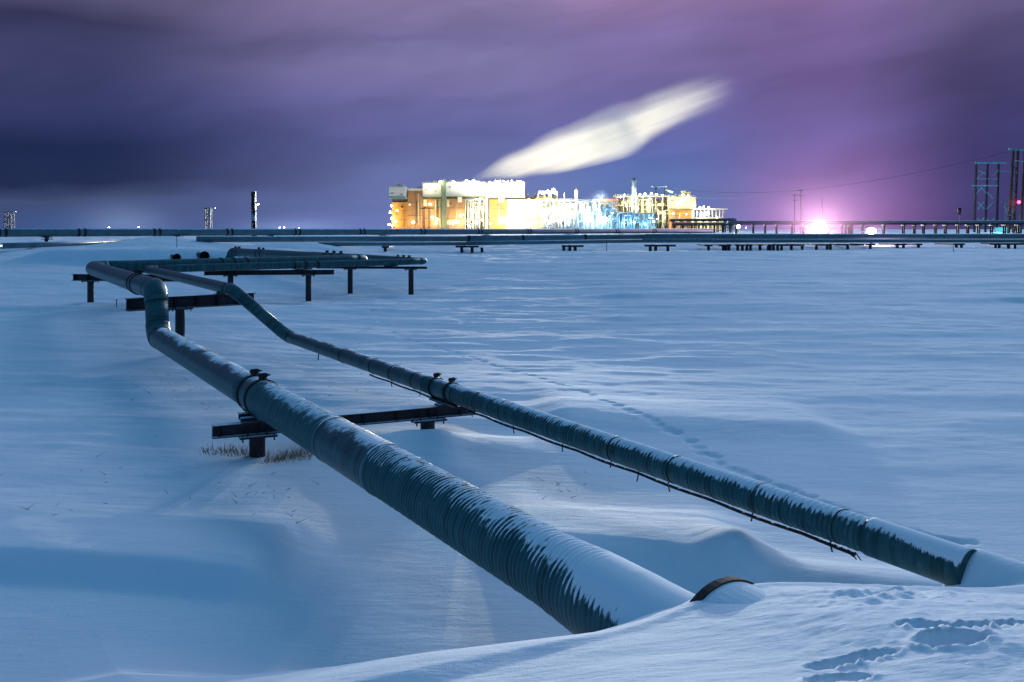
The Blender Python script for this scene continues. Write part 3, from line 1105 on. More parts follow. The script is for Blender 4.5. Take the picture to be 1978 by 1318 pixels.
BLAB = ['single-pile bent at the near end of the twin pipelines', 'three-pile bent below the warm lit wall of the plant', 'three-pile bent with a long cap below the blue floodlights', 'three-pile bent below the tall lattice mast of the plant',
        'single pile left of the tight cluster of piles', 'tight three-pile bent below the end canopy of the plant', 'two-pile bent just past the canopy end', 'close pair of piles between canopy and utility poles', 'short single pile before the utility poles',
        'tight three-pile bent before the utility poles', 'three-pile bent beneath the pair of utility poles', 'short lone pile just left of the great pink lamp', 'three-pile bent beneath the great pink lamp', 'lone pile under a long cap between the two pink lamps',
        'heavy pile directly below the small pink lamp', 'flat low bent past the small pink lamp', 'tiny low pile midway to the towers', 'stocky two-pile bent left of the towers', 'long bent of four low piles under the towers', 'two-pile bent past the towers']
for (x0, x1, xs, yb), lab in zip(BENTS, BLAB):
    mid = (x0 + x1) / 2
    Y = 82 + (mid - 615) / 1505 * 11
    a, b = at(x0, 469.6, Y), at(x1, 469.6, Y)
    zt = on_line(at(615, 472, 82), at(2120, 465.5, 93), mid).z - 0.19
    a.z = b.z = zt
    gz = ground_z((a.x + b.x) / 2, Y)
    t = thing('pile_bent', lab, 'pile bent', ((a.x + b.x) / 2, Y, gz), 'pile bents under the twin pipelines')
    m = MB()
    m.bar(a + Vector((0, 0, -0.10)), b + Vector((0, 0, -0.10)), 0.34, 0.19)
    m.bar(Vector(((a.x + b.x) / 2, Y - 0.5, zt - 0.11)), Vector(((a.x + b.x) / 2, Y + 5.0, zt - 0.11)), 0.2, 0.15)
    m.build('cap_beam', M['steel'], t)
    for x in xs:
        X = (x - CX) * Y / F
        m = MB().cyl((X, Y, gz - 0.5), (X, Y, zt - 0.19), 0.15, n=12)
        m.build('pile', M['steel'], t)

# trestle carrying pipes behind, on the right
def trestle(label, x0, x1, Y0, Y1, ytop, legs, name='pipe_trestle', snowrail=True, nleg_y=449.5):
    a, b = at(x0, ytop, Y0), at(x1, ytop, Y1)
    b.z = a.z
    t = thing(name, label, 'pipe trestle', (a.x, a.y, ground_z(a.x, a.y)))
    d = (b - a).normalized()
    n_ = d.cross(Vector((0, 0, 1)))
    for k, r in enumerate((0.36, 0.30)):
        m = MB().cyl(a + n_ * (0.9 - 1.6 * k) + Vector((0, 0, r)), b + n_ * (0.9 - 1.6 * k) + Vector((0, 0, r)), r, n=14)
        m.build('pipe_section', M['farpipe'], t, True)
    m = MB()
    m.bar(a - n_ * 1.5 + Vector((0, 0, -0.25)), b - n_ * 1.5 + Vector((0, 0, -0.25)), 0.25, 0.45)
    m.bar(a + n_ * 1.5 + Vector((0, 0, -0.25)), b + n_ * 1.5 + Vector((0, 0, -0.25)), 0.25, 0.45)
    m.build('girder', M['steel'], t)
    for i, x in enumerate(legs):
        p = on_line(a, b, x)
        gz = ground_z(p.x, p.y)
        m = MB()
        for sg in (-1, 1):
            m.cyl(p + n_ * 0.75 * sg + Vector((0, 0, gz - p.z - 0.5)), p + n_ * 0.75 * sg + Vector((0, 0, -0.5)), 0.24, n=10)
        m.bar(p - n_ * 1.9 + Vector((0, 0, -0.58)), p + n_ * 1.9 + Vector((0, 0, -0.58)), 0.4, 0.3)
        m.build('leg', M['steel'], t)
    return t


trestle('long elevated trestle of pipes behind the pink lamps and towers', 1405, 2250, 270, 250, 431.5,
        [1422, 1455, 1478, 1500, 1530, 1552, 1580, 1600, 1626, 1633, 1640, 1645, 1666, 1707, 1745, 1766, 1784, 1807, 1826, 1850, 1869, 1890, 1915, 1940, 1965, 2000, 2060, 2130, 2200])
trestle('upper snow-capped pipe trestle in front of the canopy wing', 1296, 1420, 420, 400, 425.5, [1300, 1316, 1330, 1344, 1358, 1372, 1386, 1400, 1412])
trestle('lower pipe trestle standing close to the plant wing', 1300, 1416, 360, 350, 433.5, [1303, 1320, 1336, 1350, 1364, 1380, 1396, 1410])
# ------------------------------------------------------------------ the plant
PY = 700.0
PX = PY / F
GZ = 2.35


def P_(x, y, Y=PY): return at(x, y, Y)


def lamp_at(t, x, y, Y, r, mat, power=0, rgb=(1, 0.85, 0.55), hood=True, off=(0, -2.5, -0.3)):
    c = at(x, y, Y)
    r *= 0.7 if Y > 400 else 1
    m = MB().ball(c, r, 10, 6, 0.8)
    o = m.build('lamp', M[mat], t, True)
    hm = MB()
    hm.cyl(c + Vector((0, r * 0.5, r * 0.2)), c + Vector((0, r * 2.2, r * 1.0)), 0.12, n=6)
    hm.box(c + Vector((0, 0.1, r * 0.95)), (r * 1.7, r * 1.6, 0.16))
    hm.build('bracket', M['deck'], o)
    if power:
        light('POINT', 'lamp_light', c + Vector(off), power * 0.38, rgb, t, max(0.6, r))
    return o


def siding(m, x0, x1, z0, z1, y, step=1.2):
    """vertical corrugation ribs on the front face"""
    x = x0 + step / 2
    while x < x1 - 0.2:
        m.box((x, y - 0.06, (z0 + z1) / 2), (0.16, 0.12, z1 - z0))
        x += step


def building(label, lower, upper=None, wall='orange', up='white', depth=26, Y=PY, roof_bits=5, panels=(), door=None, seed=0, rails=True, legs=True, cat='plant module', name='process_building'):
    """lower = (x0, x1, ytop); upper = (x0, x1, ytop, ybottom): photo columns and rows on the front face"""
    rnd = random.Random(seed)
    x0, x1, yt = lower
    a, b = at(x0, yt, Y), at(x1, yt, Y)
    cx = (a.x + b.x) / 2
    t = thing(name, label, cat, (cx, Y, GZ))
    zb = GZ + (1.2 if legs else 0)
    m = MB()
    m.box((cx, Y + depth / 2, (zb + a.z) / 2), (b.x - a.x, depth, a.z - zb))
    siding(m, a.x, b.x, zb, a.z, Y)
    m.build('wall', M[wall], t)
    if legs:
        m = MB()
        n = max(2, int((b.x - a.x) / 5))
        for i in range(n + 1):
            for yy in (1, depth - 1):
                m.box((a.x + 0.6 + (b.x - a.x - 1.2) * i / n, Y + yy, (GZ + zb) / 2 - 0.3), (0.6, 0.6, zb - GZ + 0.59))
        m.build('foundation_leg', M['deck'], t)
    ztop, ux0, ux1 = a.z, a.x, b.x
    if upper:
        u0, u1, uy0, uy1 = upper
        c, d = at(u0, uy0, Y), at(u1, uy1, Y)
        m = MB()
        m.box(((c.x + d.x) / 2, Y + depth / 2 - 1.2, (c.z + d.z) / 2), (d.x - c.x, depth + 2.4, c.z - d.z))
        siding(m, c.x, d.x, d.z, c.z, Y - 2.4, 1.6)
        m.build('upper_story', M[up], t)
        # dark soffit and deck edge
        m = MB()
        m.box(((c.x + d.x) / 2, Y + depth / 2 - 1.6, d.z - 0.35), (d.x - c.x + 1.2, depth + 4.0, 0.66))
        n = int((d.x - c.x) / 2.2)
        for i in range(n + 1):
            m.box((c.x + (d.x - c.x) * i / max(1, n), Y - 3.4, d.z - 1.0), (0.22, 0.3, 0.6))
        m.build('deck', M['green'], t)
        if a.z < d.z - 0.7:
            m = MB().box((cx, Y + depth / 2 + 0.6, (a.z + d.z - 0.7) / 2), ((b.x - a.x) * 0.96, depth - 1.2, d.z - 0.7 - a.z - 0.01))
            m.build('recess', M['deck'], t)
        # windows / louvres in a band
        n = max(1, int((d.x - c.x) / 6))
        for i in range(n):
            xx = c.x + (d.x - c.x) * (i + 0.5) / n + rnd.uniform(-1, 1)
            w, h = rnd.uniform(1.0, 2.4), rnd.uniform(0.8, 1.5)
            MB().box((xx, Y - 2.56, (c.z + d.z) / 2 + rnd.uniform(-2, 2)), (w, 0.12, h)).build('louvre', M['galv' if rnd.random() < 0.6 else 'bluesteel'], t)
        ztop, ux0, ux1 = c.z, c.x, d.x
        yf = Y - 2.4
    else:
        yf = Y
    # small fittings on the lower wall: downpipes, a ladder, seams, hatches
    wx = b.x - a.x
    for i in range(int(wx / 4.5)):
        xx = a.x + rnd.uniform(0.8, wx - 0.8)
        MB().cyl((xx, Y - 0.45, zb + rnd.uniform(0.5, 6)), (xx, Y - 0.45, a.z - rnd.uniform(0.2, 8)), rnd.uniform(0.14, 0.3), n=8).build('downpipe', M[rnd.choice(['galv', 'deck', 'cream'])], t)
    for i in range(int(wx / 6)):
        xx, zz = a.x + rnd.uniform(1.2, wx - 1.2), zb + rnd.uniform(2, max(3, a.z - zb - 3))
        MB().box((xx, Y - 0.2, zz), (rnd.uniform(0.8, 1.8), 0.24, rnd.uniform(0.8, 2.0))).build('hatch', M[rnd.choice(['galv', 'deck', 'white', 'glassdark'])], t)
    if wx > 7:
        m = MB()
        xx = a.x + wx * rnd.uniform(0.2, 0.8)
        for sg in (-0.35, 0.35):
            m.bar((xx + sg, Y - 0.7, zb), (xx + sg, Y - 0.7, a.z), 0.1)
        z = zb + 0.4
        while z < a.z:
            m.bar((xx - 0.35, Y - 0.7, z), (xx + 0.35, Y - 0.7, z), 0.07)
            z += 0.6
        m.build('ladder', M['deck'], t)
        m = MB()
        for zz in (zb + (a.z - zb) * 0.36, zb + (a.z - zb) * 0.7):
            m.box((cx, Y - 0.16, zz), (wx, 0.1, 0.3))
        m.build('trim_band', M['deck' if wall != 'white' else 'galv'], t)
    # roof plant
    for i in range(roof_bits):
        w, h, dp = rnd.uniform(0.8, 3.0), rnd.uniform(0.8, 2.6), rnd.uniform(1, 3)
        xx = rnd.uniform(ux0 + 1.6, ux1 - 1.6)
        m = MB().box((xx, Y + rnd.uniform(1, 8), ztop + h / 2), (w, dp, h))
        m.cyl((xx + w * 0.3, Y + 4, ztop), (xx + w * 0.3, Y + 4, ztop + h + rnd.uniform(0.4, 1.4)), 0.22, n=8)
        m.build('roof_vent', M[rnd.choice(['white', 'cream', 'galv', 'green'])], t)
    if rails:
        m = MB()
        for zz in (0.55, 1.1):
            m.bar((ux0, yf + 0.25, ztop + zz), (ux1, yf + 0.25, ztop + zz), 0.09)
        n = max(2, int((ux1 - ux0) / 1.8))
        for i in range(n + 1):
            xx = ux0 + (ux1 - ux0) * i / n
            m.bar((xx, yf + 0.25, ztop), (xx, yf + 0.25, ztop + 1.1), 0.09)
        m.build('handrail', M['cream'], t)
    for (p0, p1, q0, q1, mt) in panels:
        e, g = at(p0, q0, Y), at(p1, q1, Y)
        MB().box(((e.x + g.x) / 2, Y - 0.25, (e.z + g.z) / 2), (g.x - e.x, 0.26, e.z - g.z)).build('wall_panel', M[mt], t)
    if door:
        e, g = at(door[0], door[1], Y), at(door[2], 446, Y)
        o = MB().box(((e.x + g.x) / 2, Y - 0.2, (e.z + zb) / 2), (g.x - e.x, 0.22, e.z - zb)).build('door', M['galv'], t)
        MB().box((g.x - 0.35, Y - 0.36, zb + 1.1), (0.12, 0.1, 0.5)).build('handle', M['deck'], o)
    return t


def pipe_rack(label, x0, x1, ytop, ybot, levels, bays, mat='galv', Y=PY - 12, depth=12, seed=0, vessels=4, pipes=6, vm='white', name='process_module', cat='process module', brace=True):
    rnd = random.Random(seed)
    a, b = at(x0, ytop, Y), at(x1, ybot, Y)
    zb = GZ
    t = thing(name, label, cat, ((a.x + b.x) / 2, Y, zb))
    m = MB()
    xs = [a.x + (b.x - a.x) * i / bays for i in range(bays + 1)]
    zs = [zb + (a.z - zb) * i / levels for i in range(1, levels + 1)]
    for x in xs:
        for y in (Y, Y + depth):
            m.box((x, y, (zb + a.z) / 2), (0.5, 0.5, a.z - zb + 0.02 * (y - Y)))
    for z in zs:
        for y in (Y, Y + depth):
            m.bar((a.x, y, z - 0.3), (b.x, y, z - 0.3), 0.32, 0.55)
        for x in xs:
            m.bar((x, Y, z - 0.34), (x, Y + depth, z - 0.34), 0.3, 0.5)
    m.build('frame', M[mat], t)
    if brace:
        m = MB()
        for i in range(bays):
            if rnd.random() < 0.55:
                k = rnd.randrange(levels)
                z0, z1 = (zb, zs[0])[0] if k == 0 else zs[k - 1], zs[k]
                m.bar((xs[i], Y - 0.1, z0), (xs[i + 1], Y - 0.1, z1), 0.22)
                m.bar((xs[i], Y - 0.3, z1), (xs[i + 1], Y - 0.3, z0), 0.22)
        if m.v:
            m.build('brace', M[mat], t)
    for k, z in enumerate(zs):
        MB().box(((a.x + b.x) / 2, Y + depth / 2, z + 0.06), (b.x - a.x + 0.8, depth + 0.9, 0.1)).build('deck', M['deck'], t)
        m = MB()
        for zz in (0.6, 1.15):
            m.bar((a.x - 0.2, Y - 0.35, z + zz), (b.x + 0.2, Y - 0.35, z + zz), 0.09)
        n = max(2, int((b.x - a.x) / 1.7))
        for i in range(n + 1):
            xx = a.x + (b.x - a.x) * i / n
            m.bar((xx, Y - 0.35, z + 0.1), (xx, Y - 0.35, z + 1.15), 0.09)
        m.build('handrail', M['cream' if mat != 'bluesteel' else 'galv'], t)
    MB().box(((a.x + b.x) / 2, Y + depth + 0.7, (zb + a.z * 0.93) / 2), (b.x - a.x - 0.6, 0.5, a.z * 0.93 - zb)).build('back_wall', M['white' if mat != 'cream' else 'cream'], t)
    hs = [zb] + zs
    for i in range(vessels):
        k = rnd.randrange(levels)
        hgt = hs[k + 1] - hs[k] - 1.0
        r = min(hgt * 0.42, rnd.uniform(1.0, 2.0))
        xx = rnd.uniform(a.x + 3, b.x - 3)
        z = hs[k] + 0.2 + r
        y = Y + rnd.uniform(2.5, 6)
        m = MB()
        if rnd.random() < 0.55:
            L = rnd.uniform(2.2, 4.0)
            m.cyl((xx - L, y, z), (xx + L, y, z), r, n=16)
            m.ball((xx - L, y, z), r * 0.98, 14, 8)
            m.ball((xx + L, y, z), r * 0.98, 14, 8)
        else:
            m.cyl((xx, y, hs[k] + 0.15), (xx, y, hs[k] + 0.15 + hgt), r * 0.8, n=16)
            m.ball((xx, y, hs[k] + 0.15 + hgt), r * 0.79, 14, 8, 0.5)
        m.build('vessel', M[rnd.choice([vm, vm, 'galv', 'cream'])], t, True)
    for i in range(pipes):
        r = rnd.uniform(0.2, 0.45)
        xx = rnd.uniform(a.x + 1, b.x - 4)
        w = rnd.uniform(1.5, 5.5)
        z0, z1 = zb + rnd.uniform(0.3, 1.5), zb + (a.z - zb) * rnd.uniform(0.4, 1.06)
        y = Y - rnd.uniform(0.9, 2.2)
        m = MB()
        m.cyl((xx, y, z0), (xx, y, z1), r, n=10)
        m.cyl((xx, y, z1), (xx + w, y, z1), r, n=10)
        m.cyl((xx + w, y, z1), (xx + w, y, z1 - (z1 - z0) * rnd.uniform(0.4, 1.0)), r, n=10)
        m.ball((xx, y, z1), r * 1.02, 10, 6)
        m.ball((xx + w, y, z1), r * 1.02, 10, 6)
        m.build('pipe_loop', M[rnd.choice(['galv', vm, mat])], t, True)
    return t


WARM, WHITE, COOL = (1.0, 0.80, 0.44), (1.0, 0.93, 0.78), (0.28, 0.66, 1.0)
# --- buildings from the end with the orange wall
t = building('orange walled end module crowded with glaring lamps on its outer side', (757, 787.5, 391), (752, 785, 361, 383), 'orange', 'white', seed=1, roof_bits=4)
for x, y, r, p in ((756, 398, 1.0, 5000), (754, 410, 1.2, 0), (757, 422, 1.5, 9000), (764, 428, 1.2, 0), (752, 434, 1.2, 6000), (758, 436, 1.3, 0), (767, 407, 0.8, 0)):
    lamp_at(t, x, y, PY - 3.4, r, 'warm', p, WARM, off=(-1, -5, 0))
t = building('tall plain tan block beside the orange end module', (787.6, 816.5, 368), None, 'tan', seed=2, roof_bits=7, panels=((787.8, 817, 364.5, 368.5, 'white'), (804.5, 805.6, 388, 430, 'deck')))
lamp_at(t, 798, 430, PY - 8, 1.5, 'warm', 14000, WARM, off=(0, -6, 1))
t = building('white upper block over tan wall with a single high wall lamp', (816.6, 852, 384), (817, 852.5, 355, 380), 'tan', 'white', seed=3, roof_bits=6, panels=((818, 824, 386, 398, 'cream'), (840, 850, 388, 401, 'green'), (816.8, 852, 399.5, 400.6, 'deck')))
for x, y, r, p in ((831, 395, 1.3, 7000), (829, 358, 1.3, 5000), (835, 420, 1.4, 9000), (844, 424, 1.3, 0), (843, 431, 1.3, 7000)):
    lamp_at(t, x, y, PY - 4.2, r, 'warm', p, WARM, off=(0, -5, 0))
t = building('square grey-green stair tower between white blocks', (853, 861, 350), None, 'green', seed=4, roof_bits=1, depth=6, Y=PY - 5, cat='stair tower', name='stair_tower')
lamp_at(t, 850, 351.5, PY - 6.2, 1.2, 'warm', 3500, (0.9, 1.0, 0.5))
t = building('long white upper block over a bare tan wall and bright machinery bay', (861.5, 898, 384), (861.5, 937, 353, 379), 'tan', 'white', seed=5, roof_bits=9, panels=((863, 868, 386, 400, 'cream'), (884, 892, 380, 391, 'white'), (863, 880, 426, 434, 'cream')))
m = MB()
e = at(905, 350, PY - 2.6); g = at(927, 362, PY - 2.6)
m.box(((e.x + g.x) / 2, PY - 3.0, (e.z + g.z) / 2), (g.x - e.x, 0.7, e.z - g.z))
m.build('blue_duct', M['bluesteel'], t)
for x, y, r, p in ((876, 352, 1.3, 4500), (902, 350, 1.4, 5000), (915, 349, 1.3, 4500), (890, 417, 1.8, 14000), (884, 429, 1.7, 9000), (875, 433, 0.9, 0)):
    lamp_at(t, x, y, PY - 5, r, 'warm', p, WARM if y > 380 else WHITE, off=(0, -5, 0.5))
t = pipe_rack('bright machinery bay packed with vessels beneath the long white block', 899, 937, 385, 440, 3, 4, 'cream', PY - 1, 14, 21, 7, 8, 'white')
for x, y, r, p in ((905, 435, 1.0, 8000), (920, 432, 0.9, 8000), (931, 425, 0.8, 0), (912, 405, 0.8, 7000), (930, 401, 0.7, 6000), (925, 388, 0.7, 0)):
    lamp_at(t, x, y, PY - 5, r, 'whitel', p, WHITE, off=(0, -3, 0))
t = building('narrow cream riser shaft standing between the white blocks', (937.6, 942.5, 356), None, 'cream', seed=6, roof_bits=0, depth=6, Y=PY - 4.5, rails=True, cat='riser shaft', name='riser_shaft')
t = building('vivid orange walled building under the widest row of roof lamps', (945, 980, 385.5), (943, 1013, 354, 381), 'orange', 'white', seed=7, roof_bits=6, panels=((963, 974, 381, 391, 'white'), (945.2, 980, 397.5, 398.6, 'tan'), (945.3, 951, 401, 424, 'tan')))
for k, x in enumerate((946, 955, 963, 972, 981, 990, 998, 1006)):
    lamp_at(t, x + 1.5 * math.sin(k * 2.3), 351.5 - 2.2 * abs(math.sin(k * 1.7)), PY - 3.6, 0.55 + 0.3 * abs(math.sin(k * 3.1)), 'warm', 1700 if k % 2 == 0 else 0, WARM)
for x, y, r, p in ((1010, 361, 1.6, 5000), (968, 427, 2.2, 16000), (975, 424, 2.4, 9000), (948, 432, 1.2, 6000), (985, 431, 1.1, 6000)):
    lamp_at(t, x, y, PY - 5, r, 'warm', p, WARM, off=(0, -5, 0.5))
t = building('white lit block with a cream shed joined on its far side', (980.2, 1015, 386), None, 'white', seed=8, roof_bits=0, panels=((985, 989, 405, 424, 'green'), (1006, 1010, 402, 420, 'bluesteel')), rails=False, Y=PY - 1.5)
for x, y, r, p in ((1000, 430, 1.2, 5000), (1018, 432, 0.8, 2600), (994, 400, 0.8, 2200)):
    lamp_at(t, x, y, PY - 6, r, 'whitel', p, WHITE, off=(0, -3, 0))
t = building('cream shed with a thin flat roof next to the open pipe rack', (1015.3, 1046, 390), (1013, 1049, 386, 389.5), 'cream', 'white', seed=9, roof_bits=2, rails=False)
lamp_at(t, 1036, 431, PY - 6, 0.9, 'warm', 4500, WARM)
t = building('small roof house with orange top behind the cream shed', (1014, 1042, 381), None, 'orange', seed=10, roof_bits=3, Y=PY + 30, depth=14, legs=False)
t = pipe_rack('lamp-crowned open tower rising behind the cream shed', 1040, 1076, 372, 440, 5, 3, 'cream', PY + 14, 12, 22, 4, 5, 'cream')
for x, y, r, p in ((1047, 373, 1.5, 3500), (1058, 370, 1.5, 4500), (1069, 367, 1.8, 5000), (1062, 377, 1.2, 0), (1073, 374, 1.0, 0)):
    lamp_at(t, x, y, PY + 12, r, 'warm', p, WARM)
# --- open pipe racks, lit white and blue
t = pipe_rack('grey open pipe rack with hairpin pipe loops next to the cream shed', 1047, 1112, 387, 440, 3, 6, 'galv', PY - 10, 14, 23, 6, 12, 'cream')
for x, y, r, p in ((1060, 432, 0.8, 9000), (1080, 428, 0.8, 9000), (1098, 433, 0.8, 8000), (1070, 400, 0.6, 7000), (1090, 404, 0.6, 6000)):
    lamp_at(t, x, y, PY - 14, r, 'whitel', p, (0.9, 0.97, 1.0), off=(0, -3, 0))
t = pipe_rack('blue lit pipe rack behind the two fiercest blue-white floodlights', 1113, 1192, 389, 440, 3, 7, 'bluesteel', PY - 14, 16, 24, 8, 14, 'white')
for x, y, r, p in ((1135, 427, 2.6, 22000), (1140, 423, 2.0, 0), (1166, 428, 2.6, 22000), (1171, 424, 2.0, 0), (1152, 405, 0.7, 8000), (1124, 407, 0.7, 7000), (1183, 412, 0.7, 8000)):
    lamp_at(t, x, y, PY - 20, r, 'cool', p * 1.3, COOL, off=(0, -4, 0))
t = pipe_rack('low blue lit machinery deck under the flare stack', 1193, 1268, 412, 441, 2, 7, 'bluesteel', PY - 16, 16, 25, 8, 12, 'white')
for x, y, r, p in ((1205, 432, 0.9, 12000), (1225, 430, 0.9, 12000), (1246, 433, 0.9, 12000), (1262, 428, 0.8, 9000)):
    lamp_at(t, x, y, PY - 21, r, 'cool', p * 1.3, COOL, off=(0, -3, 0))
t = building('pale orange lean-to roof block behind the blue pipe rack', (1157, 1196, 384), None, 'tan', seed=12, roof_bits=2, Y=PY + 16, depth=16, rails=False)
light('POINT', 'lamp_light', at(1175, 392, PY + 8), 7000, WARM, t, 1)
t = pipe_rack('tall cream multi-deck module around the flare stack', 1192, 1292, 379, 441, 4, 8, 'cream', PY + 4, 18, 26, 12, 14, 'cream')
for k, (x, y, p) in enumerate(((1198, 381, 4000), (1206, 377, 0), (1236, 376, 5000), (1246, 375, 0), (1258, 374, 5000), (1268, 376, 0), (1280, 378, 5000), (1250, 392, 7000), (1232, 402, 6000), (1210, 398, 7000), (1274, 396, 7000), (1284, 412, 7000), (1268, 424, 6000))):
    lamp_at(t, x, y, PY - 1, 0.9, 'warm' if k % 3 else 'whitel', p * 1.8, (1.0, 0.93, 0.62), off=(0, -3, 0))


def stack(label, x, y0, r, mat, Y, rings=3):
    p = at(x, y0, Y)
    t = thing('flare_stack', label, 'stack', (p.x, Y, GZ))
    MB().cyl((p.x, Y, GZ), (p.x, Y, p.z), r, r * 0.95, n=18).build('shaft', M[mat], t, True)
    for k in range(rings):
        z = p.z - 1.5 - k * 4.5
        MB().cyl((p.x, Y, z), (p.x, Y, z + 0.5), r * 1.35, n=18).build('platform', M['galv'], t)
    MB().cyl((p.x, Y, p.z), (p.x, Y, p.z + 1.6), r * 0.7, n=14).build('tip', M['deck'], t)
    m = MB()
    for s in (-0.3, 0.3):
        m.bar((p.x + s, Y - r - 0.3, GZ), (p.x + s, Y - r - 0.3, p.z), 0.08)
    m.build('ladder', M['galv'], t)
    return t


t = stack('tall pale flare stack rising above the multi-deck module', 1224.5, 348, 1.75, 'white', PY - 3, 5)
light('POINT', 'lamp_light', at(1217, 366, PY - 10), 4500, (0.7, 0.9, 1.0), t, 1)
t = stack('short white chimney beside the grey pipe rack', 1113, 367, 1.4, 'white', PY + 6, 1)
light('POINT', 'lamp_light', at(1106, 376, PY - 2), 3000, WHITE, t, 1)
p = at(1090, 372, PY + 2)
m = MB().cyl((p.x, p.y, GZ), (p.x, p.y, p.z), 0.3, 0.2, n=8)
m.box((p.x, p.y, p.z - 3), (1.0, 0.3, 0.25))
tag(m.build('antenna_mast', M['white'], None, False, (p.x, p.y, GZ)), 'thin white rod mast left of the short white chimney', 'mast')
# --- right wing
t = building('yellow-lit module with orange doors and a peaked roof unit', (1293, 1341, 405), (1292, 1343, 381, 402), 'tan', 'cream', seed=14, roof_bits=5, panels=((1311, 1318, 410, 424, 'orange'), (1320.5, 1325, 407, 424, 'orange'), (1330, 1334.5, 411, 424, 'orange'), (1336, 1341, 406, 436, 'white')))
for x, y, r, p in ((1320, 377, 1.2, 4500), (1312, 392, 0.8, 6000), (1329, 379, 1.0, 0), (1300, 413, 0.8, 9000), (1326, 414, 0.7, 7000), (1339, 398, 0.7, 5000)):
    lamp_at(t, x, y, PY - 6, r, 'warm', p, WARM, off=(0, -3, 0))
m = MB()
e = at(1327, 376, PY - 4)
for x, h in ((1320, 5.0), (1329.5, 4.2)):
    q = at(x, 381, PY + 3)
    m.box((q.x, q.y, q.z + h / 2), (3.2, 4, h))
m.build('roof_unit', M['cream'], t)

t = thing('canopy', 'flat lit canopy on slim columns at the plant wing end', 'canopy', tuple(at(1372, 446, PY - 4)))
a, b = at(1341.5, 403, PY - 8), at(1406, 405, PY - 8)
MB().box(((a.x + b.x) / 2, PY, (a.z + b.z) / 2), (b.x - a.x, 15, 0.9)).build('roof', M['white'], t)
for x in (1346, 1353, 1361, 1369, 1376, 1383, 1390, 1396):
    q = at(x, 405, PY - 6)
    MB().box((q.x, PY - 6, (GZ + a.z - 1.2) / 2), (0.5, 0.5, a.z - 1.2 - GZ)).build('column', M['cream'], t)
m = MB()
for i in range(8):
    xx = a.x + 2 + i * 2.9
    m.bar((xx, PY - 6.3, a.z - 1.2), (xx + 1.6, PY - 6.3, a.z - 3.6), 0.2)
m.build('brace', M['cream'], t)
for x, y, r, p in ((1360, 415, 2.2, 9000), (1366, 413, 2.0, 0), (1354, 416, 1.6, 0), (1352, 401, 0.9, 3500), (1359, 400, 0.9, 0), (1369, 401, 0.9, 3500), (1385, 420, 0.7, 6000)):
    lamp_at(t, x, y, PY - 9, r, 'warm', p, WARM, off=(0, -3, 0))
t = building('low flat shed beneath the canopy with pale walls', (1343, 1398, 420), None, 'cream', seed=15, roof_bits=0, Y=PY - 2, depth=8, rails=False)

t = thing('storage_tank', 'squat pale tank with rounded ends beyond the canopy', 'storage tank', tuple(at(1410, 446, 520)))
q = at(1410, 437.5, 520)
m = MB().cyl((q.x - 2.2, 520, q.z), (q.x + 2.2, 520, q.z), 1.15, n=18)
for sg in (-1, 1):
    m.ball((q.x + 2.2 * sg, 520, q.z), 1.14, 16, 8)
m.build('shell', M['white'], t, True)
for sg in (-1, 1):
    MB().box((q.x + 1.6 * sg, 520, (q.z - 0.9 + GZ) / 2), (0.5, 1.6, q.z - 0.9 - GZ)).build('cradle', M['deck'], t)


# ------------------------------------------------------------------ towers, poles
def lattice(m, p, q, w0, w1, n, th, faces=4):
    """square lattice mast from p up to q"""
    p, q = Vector(p), Vector(q)
    cs = []
    for i in range(n + 1):
        t_ = i / n
        c = p + (q - p) * t_
        w = (w0 + (w1 - w0) * t_) / 2
        cs.append([c + Vector((sx * w, sy * w, 0)) for sx, sy in ((-1, -1), (1, -1), (1, 1), (-1, 1))])
    for k in range(4):
        m.bar(cs[0][k], cs[-1][k], th)
    for i in range(n):
        for k in range(faces):
            k2 = (k + 1) % 4
            if (i + k) % 2:
                m.bar(cs[i][k], cs[i + 1][k2], th * 0.55)
            else:
                m.bar(cs[i][k2], cs[i + 1][k], th * 0.55)
            m.bar(cs[i + 1][k], cs[i + 1][k2], th * 0.5)


M['tealsteel'] = plain('weathered_teal_steel', (0.20, 0.42, 0.45), 0.5, 0.2, 0.3, 0.6)

# plant mast in front of the multi-deck module
Ym = 600
t = thing('lattice_mast', 'dark two-legged lattice mast with flat top platform before the multi-deck module', 'mast', tuple(at(1276, 447, Ym)))
for x in (1267, 1286):
    p, q = at(x, 361, Ym), at(x, 448, Ym)
    m = MB()
    lattice(m, (q.x, Ym, GZ - 0.3), (p.x, Ym, p.z), 1.0 if x < 1270 else 1.6, 0.9 if x < 1270 else 1.4, 18, 0.2)
    m.build('leg', M['steel'], t)
p, q = at(1259.5, 360.7, Ym), at(1287.5, 360.7, Ym)
MB().box(((p.x + q.x) / 2, Ym, p.z), (q.x - p.x, 2.0, 0.7)).build('platform', M['bluesteel'], t)
p, q = at(1285, 367, Ym), at(1299, 372, Ym)
MB().bar(p, q, 0.9, 0.9).build('side_arm', M['bluesteel'], t)
m = MB()
for z0, z1 in ((425, 435), (435, 425)):
    m.bar(at(1268, z0, Ym), at(1286, z1, Ym), 0.25)
m.build('brace', M['steel'], t)
# small dark lattice in front of the tan block
t = thing('lattice_mast', 'small dark lattice gantry in front of the tan walls', 'mast', tuple(at(826, 447, 560)))
for x in (818.5, 829):
    m = MB()
    p = at(x, 402, 560)
    lattice(m, (p.x, 560, GZ - 0.2), p, 1.0, 1.0, 10, 0.22)
    m.build('leg', M['steel'], t)
p, q = at(812, 402.5, 560), at(838, 402.5, 560)
MB().box(((p.x + q.x) / 2, 560, p.z), (q.x - p.x, 1.2, 0.6)).build('crossarm', M['steel'], t)

